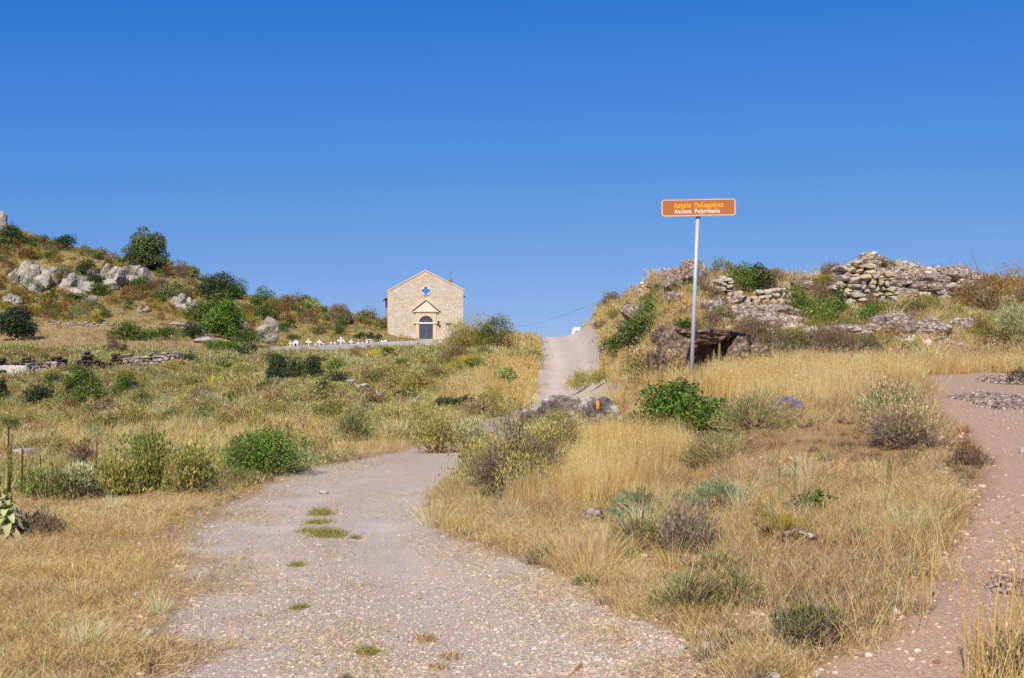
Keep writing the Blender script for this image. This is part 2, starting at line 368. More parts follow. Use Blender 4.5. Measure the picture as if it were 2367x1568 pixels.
def g2w(pts):
    out = []
    for px, py in pts:
        Y = EYE*F/(py-HY) if py > 1250 else hitY0(px, py)
        out.append(((px-PW/2)/F*Y, Y))
    return out
ROAD_W = g2w([(250,2100),(345,1640),(390,1568),(425,1450),(440,1350),(455,1280),(485,1222),(535,1178),(605,1135),(680,1098),(760,1080),(860,1066),(960,1054),(1052,1045)])
ROAD_E = g2w([(1062,1082),(1040,1092),(1005,1118),(968,1150),(968,1200),(1010,1240),(1100,1280),(1200,1322),(1300,1362),(1400,1410),(1500,1462),(1580,1515),(1640,1568),(1700,1640),(1800,2100)])
def wpt(px, Y): return ((px-PW/2)/F*Y, Y)
FARROAD = [wpt(1045, 16.4), wpt(1120, 17.9), wpt(1205, 20.2), wpt(1268, 24.5), wpt(1308, 30), wpt(1320, 40), wpt(1316, 49), wpt(1318, 57), wpt(1312, 66), wpt(1296, 77), wpt(1270, 92), wpt(1230, 130)]
ROADPOLY = ROAD_W+ROAD_E
PATHPOLY = g2w([(2132,868),(2165,935),(2215,985),(2265,1040),(2262,1130),(2225,1230),(2200,1330),(2180,1400),(2090,1465),(1960,1535),(1890,1575),(1800,1700),(1700,2100),(2700,2100),(2660,1500),(2600,1200),(2580,1000),(2560,940)])+[wpt(2540, 20.5), wpt(2420, 22.0), wpt(2300, 22.4)]
TRACKS = [g2w([(600,2100),(540,1568),(520,1450),(545,1330),(600,1225),(710,1145),(880,1090),(1050,1062)]),
          g2w([(1300,2100),(1180,1568),(1010,1450),(900,1330),(862,1240),(875,1172),(960,1112),(1056,1078)])]
def masks(X, Y):
    nz = fbm(X*1.7, Y*1.7, seed=3, o=4)
    dn = sdist(ROADPOLY, X, Y)+nz*0.16
    df = ldist(FARROAD, X, Y)-1.36+0.22*sstep(26, 36, Y)*(1-sstep(44, 54, Y))+nz*0.22+0*X
    road = 1-sstep(-0.12, 0.16, np.minimum(dn, df))
    dp = sdist(PATHPOLY, X, Y)+nz*0.22
    path = 1-sstep(-0.15, 0.15, dp)
    return road, path, np.minimum(dn, df), dp
def rocky(X, Y):
    PXr = PW/2+F*X/np.maximum(Y, .5)
    n_ = fbm(X*0.55, Y*0.55, seed=19, o=3)
    A = sstep(1850, 1960, PXr)*(1-sstep(2235, 2320, PXr))*sstep(37, 40, Y)*(1-sstep(52, 60, Y))
    B = sstep(1400, 1450, PXr)*(1-sstep(1900, 2000, PXr))*sstep(24, 30, Y)*(1-sstep(50, 58, Y))*sstep(-.02, .12, n_)
    Cc = sstep(1960, 2010, PXr)*(1-sstep(2180, 2280, PXr))*sstep(26, 28, Y)*(1-sstep(31, 33, Y))
    return np.clip(np.maximum(np.maximum(A*sstep(-.35, -.1, n_), B*.8), Cc*sstep(-.2, .05, n_)), 0, 1)
def soilpatch(PX, X, Y):
    return sstep(.10, .26, fbm(X*0.8, Y*0.6, seed=71, o=4))*(PX > 1080)*sstep(7.5, 8.5, Y)*(1-sstep(15, 17, Y))
def H(X, Y):
    X = np.asarray(X, float); Y = np.asarray(Y, float)
    z = H0(X, Y); road, path, dr, dp = masks(X, Y)
    flat = 1-np.maximum(road, path)
    z = z+fbm(X*1.3, Y*1.3, seed=11, o=4)*0.045*(0.25+0.75*flat)
    z = z+fbm(X*0.35, Y*0.35, seed=12, o=3)*0.12*sstep(12, 30, Y)*(0.15+0.85*flat)
    z = z+fbm(X*0.12, Y*0.12, seed=13, o=5)*1.1*sstep(85, 160, Y)*(1-sstep(-44, -32, X)*0.95)
    mid_ = sstep(22, 34, Y)*(1-sstep(84, 100, Y))*(1-sstep(4, 7, X))*flat
    z = z+(fbm(X*0.42, Y*0.30, seed=15, o=3)*0.50+fbm(X*1.5, Y*1.1, seed=16, o=2)*0.08)*mid_
    hr_ = sstep(24, 34, Y)*(1-sstep(60, 75, Y))*sstep(1, 3.5, X-Y*.03)*flat; z = z+fbm(X*0.5, Y*0.4, seed=25, o=4)*0.42*hr_
    rk = rocky(X, Y)
    z = z+0.34*np.exp(-((X-12.62)/.55)**2-((Y-44)/3.0)**2)+0.22*np.exp(-((X-15.2)/.9)**2-((Y-44)/3.5)**2)+0.12*np.exp(-((X-12.6)/1.3)**2-((Y-44)/4.0)**2)
    z = z+rk*(0.26*(1-2*np.abs(fbm(X*0.9, Y*0.9, seed=17, o=5)))+0.10*fbm(X*3.5, Y*3.5, seed=18, o=3)-0.12)
    # wheel ruts pressed into the near road
    for t in TRACKS: z = z-0.03*np.exp(-(ldist(t, X, Y)/0.35)**2)
    return z
def hitY(px, py, ymin=4.0):
    return hitY0(px, py, ymin, H)
def gz(x, y): return float(H(np.array([x]), np.array([y]))[0])
def ground(px, py, ymin=4.0, Y=None, force=False):
    """the ground point seen at a picture position (or at distance Y in that direction)"""
    if Y is not None and not force: Yh = Y; ymin = .72*Y; Y = None
    if Y is None:
        for q in range(12):
            Y = hitY(px, py+q*3, ymin)
            if Y: break
    x = (px-PW/2)/F*Y
    return np.array([x, Y, gz(x, Y)])
# grid: fine inside the view, growing outside it
us = np.concatenate([[-25000, -14000, -8000, -5000, -3500, -2500, -1900, -1400, -1100, -900, -750, -600, -480, -380, -300, -230, -180], np.arange(-150, 2521, 5.0),
                     [2560, 2620, 2700, 2800, 2900, 3050, 3200, 3500, 3900, 4500, 5500, 7000, 10000, 16000, 28000]])
ys = np.concatenate([[-300, -120, -40, -12, -3, 0.5, 1, 1.6, 2.2, 2.8, 3.3, 3.8], np.exp(np.linspace(math.log(4.2), math.log(300), 560)), [330, 380, 450, 560, 700, 900, 1500, 3000, 8000]])
UU, YY = np.meshgrid(us, ys, indexing='ij')
XX = (UU-PW/2)/F*np.where(YY < 0.5, 25.0, np.maximum(YY, 0.5))
ZZ = H(XX, YY); ZZ = np.where(YY > 900, TAB.min()*0+ZZ-6, ZZ)
road, path, dr, dp = masks(XX, YY)
PYY = HY-(ZZ-EYE)/np.maximum(YY, 0.5)*F
# macroscopic ground colour
def reg(poly, PX, PYp, soft=14.0): return 1-sstep(-soft, soft, sdist(poly, PX, PYp))
def gcol(PX, X, Y, PYp, road, path):
    n1 = fbm(X*0.45, Y*0.45, seed=21, o=4)[..., None]; n2 = fbm(X*1.9, Y*1.9, seed=22, o=4)[..., None]; n3 = fbm(X*0.08, Y*0.08, seed=23, o=4)[..., None]
    col = np.broadcast_to(lin((164, 132, 88)), X.shape+(3,)).copy()
    def mix(c, w): return lambda: None
    def m(a, c, w): 
        w = np.clip(w, 0, 1); return a*(1-w)+lin(c)*w
    mid = (sstep(17, 24, Y)*(PX < 1330))[..., None]
    col = m(col, (168, 144, 88), mid*0.8)
    col = m(col, (120, 100, 66), mid*sstep(0.0, 0.4, n1)*0.6)
    farl = (sstep(85, 110, Y)*(PX < 1150))[..., None]
    col = m(col, (160, 142, 86), farl*0.85)
    nf = fbm(X*0.11, Y*0.11, seed=24, o=4)[..., None]
    col = m(col, (120, 112, 62), farl*sstep(0.05, 0.3, nf)*0.8)
    col = m(col, (158, 108, 66), farl*0.6*sstep(0.1, 0.35, n3)*0.6)
    terr = reg([(-60,812),(300,808),(300,826),(-60,838)], PX, PYp, 6)[..., None]
    field = reg([(60,725),(420,735),(620,790),(400,808),(-60,806),(-60,740)], PX, PYp, 16)[..., None]*(Y > 85)[..., None]
    col = m(col, (182, 150, 104), field*0.8*(.6+.8*np.clip(n1+.4, 0, 1)))
    col = m(col, (88, 64, 48), terr*(Y > 80)[..., None]*(0.75+n2*0.3))
    rh = ((PX > 1330)*sstep(22, 30, Y))[..., None]
    col = m(col, (150, 128, 88), rh*0.7)
    col = m(col, (140, 112, 84), (sstep(0.12, 0.4, n2)*0.5))
    bare = reg([(1560,1130),(1750,1110),(1900,1150),(2120,1160),(2160,1230),(1950,1270),(1760,1250),(1600,1200)], PX, PYp, 30)[..., None]*(Y < 14)[..., None]
    col = m(col, (158, 118, 92), bare*0.8)
    gapg = reg([(780,1015),(950,1018),(960,1040),(800,1052),(700,1068)], PX, PYp, 8)[..., None]*(Y < 24)[..., None]
    col = m(col, (196, 158, 104), gapg)
    sp_ = soilpatch(PX, X, Y)[..., None]; col = m(col, (154, 110, 84), sp_*.85)
    rkk = rocky(X, Y)[..., None]; col = m(col, (170, 154, 136), rkk*(.85+.2*n2)); col = col*(1-.35*rkk*np.clip(fbm(X*2.7, Y*2.7, seed=26, o=4)[..., None]*2, 0, 1))
    rd = road[..., None]; pt = path[..., None]
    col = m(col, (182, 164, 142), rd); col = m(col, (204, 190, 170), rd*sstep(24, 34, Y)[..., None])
    col = m(col, (190, 174, 148), rd*np.clip(n1*1.3, 0, 0.7)*(Y < 24)[..., None])
    col = m(col, (178, 140, 110), pt)
    col = col*(1+0.10*n2+0.06*n1)
    return np.clip(col, 0.01, 0.8)
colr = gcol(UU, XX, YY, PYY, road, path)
dust = np.zeros(XX.shape)
for t in TRACKS: dust = np.maximum(dust, np.exp(-(ldist(t, XX, YY)/0.50)**2)*(0.35+0.75*sstep(8.0, 9.6, YY))*(1-0.5*sstep(13, 15, YY)))
dust = np.maximum(dust, road*sstep(24, 30, YY)*0.9)
dust = dust*(0.75+0.5*np.clip(fbm(XX*1.2, YY*1.2, seed=31), -0.5, 0.5))
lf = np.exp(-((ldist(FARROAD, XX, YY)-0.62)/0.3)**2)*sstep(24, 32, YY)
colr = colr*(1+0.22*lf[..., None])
colr = np.where((dust*(YY < 24))[..., None] > 0.01, colr*(1-dust[..., None]*0.0), colr)
near = (dust*(YY < 24))[..., None]
colr = colr*(1-near*0.8)+lin((208, 196, 176))*near*0.9
ni, nj = XX.shape
idx = np.arange(ni*nj).reshape(ni, nj)
quads = np.stack([idx[:-1, :-1], idx[1:, :-1], idx[1:, 1:], idx[:-1, 1:]], -1).reshape(-1, 4)
rq = (road[:-1, :-1]+road[1:, 1:]).ravel() > 1.0; pq = (path[:-1, :-1]+path[1:, 1:]).ravel() > 1.0
VV = np.stack([XX, YY, ZZ], -1).reshape(-1, 3); CC = colr.reshape(-1, 3)
mk = np.stack([np.maximum(road, path*0.85), np.clip(dust, 0, 1), path], -1).reshape(-1, 3)
mk[:, 0] = np.maximum(mk[:, 0], .8*rocky(XX, YY).ravel())
# scatter of small stones in the dirt beside the road shows as a partial mask
mk[:, 0] = np.maximum(mk[:, 0], (0.35*(fbm(XX*0.9, YY*0.9, seed=41) > 0.25)*(YY < 24)).ravel())
def sheet(name, q):
    use, inv = np.unique(q, return_inverse=True); mb = MB(); mb.add(VV[use], None, inv.reshape(-1, 4), CC[use])
    o = mb.build(name, M_GROUND, smooth=True)
    at = o.data.color_attributes.new('Mask', 'FLOAT_COLOR', 'POINT')
    at.data.foreach_set('color', np.concatenate([mk[use], np.ones((len(use), 1))], 1).astype(np.float32).ravel())
    put(o, kind='structure'); return o
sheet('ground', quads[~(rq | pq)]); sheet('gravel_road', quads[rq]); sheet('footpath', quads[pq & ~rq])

# ------------------------------------------------------------------ sampling cells for ground cover
cu = np.arange(-320, 2800, 6.0); cl = np.linspace(math.log(4.6), math.log(300), 640)
CU, CLY = np.meshgrid(cu+3, cl, indexing='ij'); CY = np.exp(CLY); CX = (CU-PW/2)/F*CY
CZ = H(CX, CY); CP = HY-(CZ-EYE)/CY*F
dpy = np.zeros_like(CP); dpy[:, :-1] = CP[:, :-1]-CP[:, 1:]
vis = np.minimum.accumulate(CP, axis=1) >= CP-2.0
CW = np.where(vis, np.maximum(dpy, 0)*6, 0)+6*F/CY*(CY*(cl[1]-cl[0]))*0.012*(CY < 90)
CR, CPT, CDR, CDP = masks(CX, CY)
OFF = 1-np.clip(np.maximum(CR, CPT)*1.1, 0, 1)
ROCKY = rocky(CX, CY); OFF = OFF*(1-.96*ROCKY)
CN1 = fbm(CX*0.5, CY*0.5, seed=51, o=4); CN2 = fbm(CX*0.16, CY*0.16, seed=52, o=4); CN3 = fbm(CX*2.2, CY*2.2, seed=53, o=3)
def sample(n, dens):
    w = (CW*dens).ravel(); w = w/w.sum(); k = rng.choice(len(w), n, p=w)
    i, j = np.unravel_index(k, CW.shape)
    px = CU[i, j]+rng.uniform(-3.5, 3.5, n); Y = np.exp(CLY[i, j]+rng.uniform(0, 1, n)*(cl[1]-cl[0])); X = (px-PW/2)/F*Y
    return np.stack([X, Y, H(X, Y)], 1), px, Y, CP[i, j]
def zone(poly, soft=12.0, ymin=0, ymax=1e9): return reg(poly, CU, CP, soft)*(CY >= ymin)*(CY <= ymax)
# ------------------------------------------------------------------ rocks
_ico = {}
def ico(sub):
    if sub not in _ico:
        bm = bmesh.new(); bmesh.ops.create_icosphere(bm, subdivisions=sub, radius=1.0)
        _ico[sub] = (np.array([v.co[:] for v in bm.verts]), np.array([[v.index for v in f.verts] for f in bm.faces])); bm.free()
    return _ico[sub]
def rock_pts(sub, seed, size, cuts=9, rough=0.10, tight=0.62, fine=0.03, boxy=0.0):
    v, f = ico(sub); v = v.copy()
    if boxy: v = v*(1-boxy)+boxy*0.86*v/np.abs(v).max(1, keepdims=True)
    r = np.random.default_rng(seed)
    for n_ in rdir(cuts, r):
        t = r.uniform(tight, 0.95); d = v@n_; v = v-np.maximum(d-t, 0)[:, None]*n_
    s = seed*3.7
    k = 1+rough*fbm(v[:, 0]*1.6+s, v[:, 1]*1.6, v[:, 2]*1.6, seed=seed, o=3)*2
    rd = 1-np.abs(fbm(v[:, 0]*4+s, v[:, 1]*4, v[:, 2]*4+s, seed=seed+5, o=4))
    v = v*k[:, None]*(1+fine*(rd*2-1))[:, None]
    return v*np.asarray(size, float), f
def rot_z(v, a): c, s = math.cos(a), math.sin(a); return v@np.array([[c, s, 0], [-s, c, 0], [0, 0, 1]])
def boulder(name, label, cat, px, py, w, h, mat, seed, ymin=4.0, Y=None, depth=0.8, sub=5, cuts=9, rough=0.1, tight=0.62, group=None, fine=0.035, blobs=None, lift=0.0, boxy=0.0):
    """one rock (or a mass of several merged lumps) standing on the ground at its picture foot"""
    g = ground(px, py, ymin, Y); s = g[1]/F; mb = MB()
    for bx, bz, bw, bh, bd, by in (blobs or [(0, 0, 1, 1, depth, 0)]):
        sz = (w*bw*s/2, w*bd*s/2, h*bh*s*0.62)
        v, f = rock_pts(sub, seed+int(bx*100) % 97+int(bw*31), sz, cuts, rough, tight, fine, boxy)
        v = v+np.array([bx*w*s, by*w*s, h*s*(bz+bh*0.40)])
        mb.add(v, f)
    FP.append((g[0], g[1], w*s*.45, h*s)); o = mb.build(name, mat, smooth=(sub < 5)); o.location = g+np.array([0, 0, lift])
    put(o, label, cat, group); return o
G1 = 'loose stones on the bank'
boulder('boulder', 'pitted grey and white boulder with a flat top beside the road bend', 'rock', 1291, 996, 98, 84, M_LICH, 11, ymin=15, depth=0.9, cuts=7, tight=0.7, blobs=[(0, .1, 1, .85, .8, 0), (-.18, -.1, .6, .6, .6, -.2), (.3, -.1, .5, .7, .6, 0)], boxy=.6, fine=.08, rough=.16)
boul = boulder('boulder', 'speckled dark boulder carrying the orange paint mark', 'rock', 1387, 1016, 108, 100, M_LICH, 23, ymin=15, depth=0.8, cuts=7, tight=0.7, blobs=[(0, .0, .9, .95, .7, 0), (.3, .1, .55, .55, .6, 0), (-.25, -.2, .5, .6, .5, -.15)], boxy=.45, fine=.09, rough=.16)
boulder('boulder', 'small crusty grey rock left of the white topped boulder', 'rock', 1226, 985, 48, 36, M_LICH, 31, ymin=15, cuts=6)
for px, py, w, h, sd_, lab in [
    (1371, 1203, 56, 30, 41, 'low pinkish pebbly rock breaking out of the dry grass bank'),
    (1266, 1166, 52, 22, 42, 'flat pinkish rock patch at the foot of the grey twiggy bush'),
    (1590, 1168, 40, 16, 47, 'small pale rock between the two blue green thyme cushions'),
    (1838, 1246, 84, 26, 43, 'long crumbly pebbly ledge below the yellow moss patch'),
    (1775, 1222, 40, 16, 44, 'little pale stony hump left of the crumbly ledge')]:
    boulder('rock_outcrop', lab, 'rock', px, py, w, h, M_CONG, sd_, cuts=5, rough=0.2, sub=5)
for px, py, w, h, sd_, lab in [
    (1962, 1176, 20, 18, 51, 'round reddish stone with a dark hollow on the bare slope'),
    (2055, 1178, 22, 15, 52, 'smooth grey stone lying alone on the bare slope'),
    (1786, 1574, 40, 20, 53, 'white rounded stone cut by the bottom edge of the view'),
    (2363, 1048, 18, 14, 54, 'pale grey stone on the footpath at the right edge'),
    (2204, 1172, 22, 14, 55, 'tan stone at the left border of the footpath'),
    (1891, 1204, 13, 9, 56, 'whitish pebble on the right of the crumbly ledge'),
    (2310, 1358, 20, 14, 57, 'pale stone in front of the dark gravel spot on the footpath'),
    (572, 1478, 20, 9, 58, 'flat yellowish stone on the left wheel track'),
    (1045, 1288, 18, 8, 59, 'white flat stone near the inner bend of the road'),
    (500, 1256, 9, 8, 60, 'white pebble on the left road shoulder'),
    (950, 1479, 12, 8, 61, 'pale pebble near the middle of the road'),
    (1640, 1502, 46, 18, 62, 'flat half buried stone at the right road edge near the viewer'),
    (1575, 1500, 26, 10, 63, 'buried white cobble left of the flat half buried stone'),
    (343, 1467, 28, 12, 64, 'pinkish stone half hidden in straw left of the road'),
    (315, 1380, 24, 10, 65, 'mauve stone in the straw, farther up the left verge'),
    (748, 1142, 22, 9, 66, 'small pink stone by the far edge of the road')]:
    boulder('stone', lab, 'stone', px, py, w, h, M_LIME, sd_, cuts=5, sub=3, rough=0.08, tight=0.75, group=G1)
# orange waymark painted on the second boulder: a thin patch laid on the rock's face
def paint_mark():
    dg = bpy.context.evaluated_depsgraph_get(); mb = MB(); o0 = Vector((0, 0, EYE)); g = {}
    xs = np.linspace(1378, 1385, 5); zs = np.linspace(917, 935, 10); vs = []
    loc = boul.location
    top_ = next((r_ for r_ in range(895, 960) if boul.ray_cast(o0-loc, Vector(((1381.5-PW/2)/F, 1, (HY-r_)/F)).normalized())[0]), 912)
    for a in zs+(top_+7-917):
        for x in xs:
            d = Vector(((x-PW/2)/F, 1, (HY-a)/F)).normalized()
            ok, p, nn, _ = boul.ray_cast(o0-loc, d)
            if not ok: return
            vs.append(p+nn*0.006)
    q = [(i*5+j, i*5+j+1, i*5+j+6, i*5+j+5) for i in range(9) for j in range(4)]
    mb.add(np.array([tuple(v) for v in vs]), None, q)
    o = mb.build('paint_mark', m_plain('orange_paint', (226, 132, 20), 0.6), parent=boul); o['label'] = 'orange waymark rectangle'
bpy.context.view_layer.update(); paint_mark()

# right hill: conglomerate outcrops
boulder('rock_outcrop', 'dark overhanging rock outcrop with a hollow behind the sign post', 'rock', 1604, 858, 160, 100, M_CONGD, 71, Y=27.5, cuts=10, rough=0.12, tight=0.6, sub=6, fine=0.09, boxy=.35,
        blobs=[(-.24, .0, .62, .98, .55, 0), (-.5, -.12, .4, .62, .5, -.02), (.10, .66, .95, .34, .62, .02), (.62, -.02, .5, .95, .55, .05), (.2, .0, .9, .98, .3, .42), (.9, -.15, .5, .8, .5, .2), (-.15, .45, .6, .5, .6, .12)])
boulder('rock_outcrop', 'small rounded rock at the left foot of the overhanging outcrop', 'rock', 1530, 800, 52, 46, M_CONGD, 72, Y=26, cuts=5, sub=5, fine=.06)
boulder('rock_outcrop', 'long grey pebbly rock band under the low ruined wall', 'rock', 1757, 752, 190, 48, M_CONG, 73, Y=31, cuts=5, rough=0.2, sub=6, fine=.06, depth=.35, blobs=[(-.2, 0, .6, 1, .35, 0), (.2, .05, .65, .95, .3, 0), (0, -.2, .9, .8, .3, -.08)])
boulder('rock_outcrop', 'grey shelf of rock right of the ruined tower foot', 'rock', 2105, 776, 180, 50, M_CONG, 74, Y=28, cuts=5, rough=0.2, sub=6, fine=.06, blobs=[(-.2, 0, .65, 1, .35, 0), (.25, -.05, .6, .8, .3, 0)])
boulder('rock_outcrop', 'pale broken rock below the tower bushes', 'rock', 1960, 786, 110, 34, M_CONG, 75, Y=27, cuts=5, rough=0.2, sub=5, fine=.06)
boulder('rock_outcrop', 'mauve rock lump at the right end of the rock shelf', 'rock', 2235, 772, 60, 34, M_CONG, 76, Y=28.5, cuts=5, sub=5, fine=.06)
boulder('rock_outcrop', 'jagged pale rock crag crowning the left shoulder of the right hill', 'rock', 1582, 672, 104, 78, M_CONG, 77, Y=44, cuts=11, tight=.55, rough=0.1, sub=6, fine=.07, boxy=.4, blobs=[(.15, .1, .55, 1, .5, 0), (-.2, -.1, .55, .75, .5, 0), (.33, -.05, .4, .9, .4, .1)])
boulder('rock_outcrop', 'grey slanting slab beside the green scrub strip on the right hill', 'rock', 1468, 742, 66, 44, M_CONG, 78, Y=46, cuts=9, sub=5, fine=.06)
boulder('rock_outcrop', 'small grey crag among dry grass above the scrub strip', 'rock', 1640, 730, 56, 34, M_CONG, 79, Y=37, cuts=9, sub=5, fine=.06)
boulder('rock_outcrop', 'low brown crag on the skyline left of the pale crag', 'rock', 1520, 676, 60, 26, M_CONG, 80, Y=49, cuts=9, sub=5)
boulder('rock_outcrop', 'stony pyramid on the skyline behind the ruined tower', 'rock', 2012, 644, 78, 44, M_CONG, 81, Y=43.2, cuts=8, rough=0.12, sub=5, fine=.06, boxy=.4, blobs=[(0, -.1, .9, .7, .6, 0), (.05, .35, .4, .6, .4, 0), (.4, -.2, .5, .6, .5, 0)])
boulder('rock_outcrop', 'broad grey stony rise on the skyline right of the pyramid', 'rock', 2190, 652, 130, 36, M_CONG, 82, Y=43, cuts=6, rough=0.12, sub=6, fine=.06, boxy=.4, blobs=[(-.25, -.1, .6, .7, .5, 0), (.12, 0, .6, 1.0, .5, 0), (.42, -.25, .4, .7, .5, 0)])
for px, py, w, h, Y, sd_, lab in [(1950, 655, 60, 30, 42, 110, 'low brown crag on the skyline left of the stony peak'), (2080, 662, 70, 26, 42.5, 111, 'flat crag on the skyline right of the stony peak'), (2140, 676, 80, 24, 41, 112, 'grey ledge below the broad stony rise'),
    (2225, 680, 70, 24, 40.5, 113, 'ledge of grey rubble left of the orange dome'), (2090, 690, 60, 22, 39, 114, 'small ledge right of the ruined tower top'), (2270, 650, 44, 18, 43, 115, 'last low crag of the skyline before the orange dome'),
    (1700, 705, 50, 22, 38, 116, 'grey rock poking out behind the low ruined wall'), (1790, 672, 60, 18, 39, 117, 'flat reddish rock beside the skyline bushes'), (1855, 668, 60, 20, 39, 118, 'pinkish flat rock on the skyline'), (1560, 700, 50, 26, 40, 119, 'broken rock below the pale crag'), (1450, 770, 40, 26, 44, 120, 'grey rock lump low on the left shoulder')]:
    boulder('rock_outcrop', lab, 'rock', px, py, w, h, M_CONG, sd_, Y=Y, cuts=9, rough=.14, sub=5, fine=.06, boxy=.5, tight=.55)
def rubble(name, label, px, py, w, h, n, lo, hi, seed):
    g = ground(px, py); s_ = g[1]/F; r = np.random.default_rng(seed); v0, f0 = ico(1); k_ = len(v0); dep = h*s_*g[1]/EYE*1.3
    a = r.uniform(0, 6.28, n); q_ = r.uniform(0, 1, n)**.6; x = np.cos(a)*q_*w*s_/2*(1+.25*np.sin(a*3+seed)); y = np.sin(a)*q_*dep/2*(1+.3*np.sin(a*2))
    sz = lo*(hi/lo)**(r.random(n)**1.6); P = np.stack([x+g[0], y+g[1], H(x+g[0], y+g[1])+.10*(1-q_)**.7*r.uniform(.6, 1, n)], 1)
    v = v0[None]*(1+r.normal(0, .16, (n, k_, 1)))*np.stack([sz, sz*.9, sz*.55], 1)[:, None]
    mb = MB(); mb.add((v+P[:, None]).reshape(-1, 3), (np.arange(n)[:, None, None]*k_+f0[None]).reshape(-1, 3)); o = mb.build(name, M_CONG, loc=g); put(o, label, 'rubble'); FP.append((g[0], g[1], w*s_*.4, .2)); return o
rubble('rubble_heap', 'low dark gravelly rubble mound across the footpath at the right', 2300, 928, 190, 26, 2600, .01, .05, 83)
rubble('rubble_heap', 'narrow strip of dark rubble beyond the footpath at the right edge', 2325, 882, 130, 16, 1400, .012, .05, 84)
rubble('rubble_heap', 'dark gravel spot on the near footpath', 2330, 1362, 100, 26, 500, .006, .03, 85)
# left hill rocks
for px, py, w, h, Y, sd_, lab in [
    (70, 668, 90, 72, 203, 91, 'white limestone crag at the left end of the cliff'),
    (110, 660, 64, 60, 207, 98, 'split pale crag behind the grey cliff bush'),
    (178, 682, 70, 56, 200, 92, 'smooth pale cliff face below the dark cliff tree'),
    (248, 664, 78, 66, 205, 93, 'tall fluted limestone cliff block right of the dark cliff tree'),
    (306, 652, 84, 48, 210, 94, 'layered limestone ledge under the big round tree'),
    (28, 700, 44, 26, 195, 95, 'low white rocks near the left edge of the hill'),
    (6, 540, 26, 64, 240, 96, 'upright rock pinnacle on the skyline at the far left'),
    (428, 716, 66, 42, 172, 97, 'pale tilted slab of rock above the fig tree'),
    (213, 702, 22, 26, 198, 99, 'narrow white rock stump below the cliff'),
    (335, 722, 34, 20, 175, 100, 'small white stone block in the scrub below the ledge')]:
    boulder('limestone_crag', lab, 'rock', px, py, w*1.08, h*(.78 if w > 30 else 1), M_FARR, sd_, Y=Y, cuts=16, tight=.42, rough=.07, sub=5, fine=.10, depth=.6, boxy=.35,
            blobs=[(-.33, 0, .42, .9, .5, 0), (-.12, 0.02, .4, 1.1, .5, .05), (.1, .02, .4, 1.0, .5, .1), (.32, -.05, .42, .9, .5, 0), (-.05, -.2, .8, .6, .5, -.15), (.2, -.25, .5, .6, .5, -.2)] if w > 40 else None)
boulder('boulder', 'big grey boulder with a sheer right side left of the graves', 'rock', 617, 794, 62, 60, M_FARR, 101, Y=160, cuts=10, tight=.6, rough=.08, sub=5)
boulder('boulder', 'whitish rocks half behind the bright fig tree', 'rock', 548, 774, 56, 40, M_FARR, 102, Y=158, cuts=10, tight=.6, sub=5)
boulder('boulder', 'low pale rock under the fig tree', 'rock', 475, 793, 54, 14, M_FARR, 103, Y=140, cuts=8, sub=4)
boulder('boulder', 'flat whitish slab lying in the upper field', 'rock', 410, 752, 40, 7, M_FARR, 104, Y=160, cuts=8, sub=4)

# ------------------------------------------------------------------ stone walls
def stone_pile(name, label, cat, px0, px1, base, top, Y, size, mat, seed, depth=0.5, each=True, thing_group=None, jitter=0.25, dy=0.0, back=True):
    """a dry stone wall: courses of separate stones between two picture columns; top(t) gives the ragged upper edge"""
    r = np.random.default_rng(seed); g = ground((px0+px1)/2, base, Y=Y, force=True); s = Y/F
    root = empty(name, g, label, cat, thing_group); n = 0; mbs = MB()
    x = 0; width = (px1-px0)*s; row = 0; z = 0.0; maxh = max(top(t/20) for t in range(21))*s
    while z < maxh:
        hh = size*r.uniform(0.55, 1.0); x = -width/2-r.uniform(0, size)
        while x < width/2:
            ww = size*r.uniform(0.7, 1.9); t = (x+ww/2+width/2)/width
            if 0 <= t <= 1 and z+hh*0.5 < top(t)*s:
                zz = gz(g[0]+x, Y)-g[2]
                for layer in ((0, 1) if back else (0,)):
                    v, f = rock_pts(3 if each else 2, seed*100+n, (ww*0.60, depth*0.36, hh*0.62), 9, 0.02, 0.60, 0.015, 0.9)
                    v = rot_z(v, r.normal(0, 0.12)); c = np.array([x+ww/2, (layer-0.5)*depth*0.5+r.normal(0, 0.06)*depth, zz+z+hh/2+r.normal(0, .05)*hh])
                    n += 1
                    if each and layer == 0 and n < 140:
                        mb = MB(); mb.add(v, f); o = mb.build('stone', mat, parent=root); o.location = c
                    else: mbs.add(v+c, f)
            x += ww*0.97
        z += hh*0.93; row += 1
    if mbs.n:
        o = mbs.build('wall_core' if each else 'stonework', mat, parent=root); 
        if not each: o['kind'] = 'stuff'
    FP.append((g[0], g[1], width/2, 0.3)); return root
stone_pile('ruined_wall', 'low ruined dry stone wall with a taller left end on the right hill', 'wall', 1657, 1826, 722, lambda t: 58*(1-sstep(.14, .3, t))+26+12*sstep(.5, .62, t)*(1-sstep(.8, .95, t)), 35, 0.17, M_WALLST, 5, depth=0.6)
stone_pile('ruined_tower', 'tallest ruined stone wall stub of big cream and grey blocks', 'wall', 1928, 2066, 724, lambda t: 74+30*math.sin(min(1, t*1.1)*math.pi)-30*sstep(.8, 1, t)+8*math.sin(t*23), 35.5, 0.19, M_WALLST, 6, depth=0.9)
far_h = lambda b, a=0.25, k=9: (lambda t: b*(1+a*math.sin(t*k*3.1)+a*0.6*math.sin(t*k*7.7+1)))
stone_pile('stone_wall', 'pale tumbled terrace wall below the dead vine stumps', 'wall', 288, 415, 850, far_h(32, .25), 95, 0.30, M_FARR, 7, 0.9, each=False)
stone_pile('stone_wall', 'short grey terrace wall right of the pale tumbled wall', 'wall', 450, 548, 834, far_h(13), 97, 0.26, M_FARR, 8, 0.8, each=False)
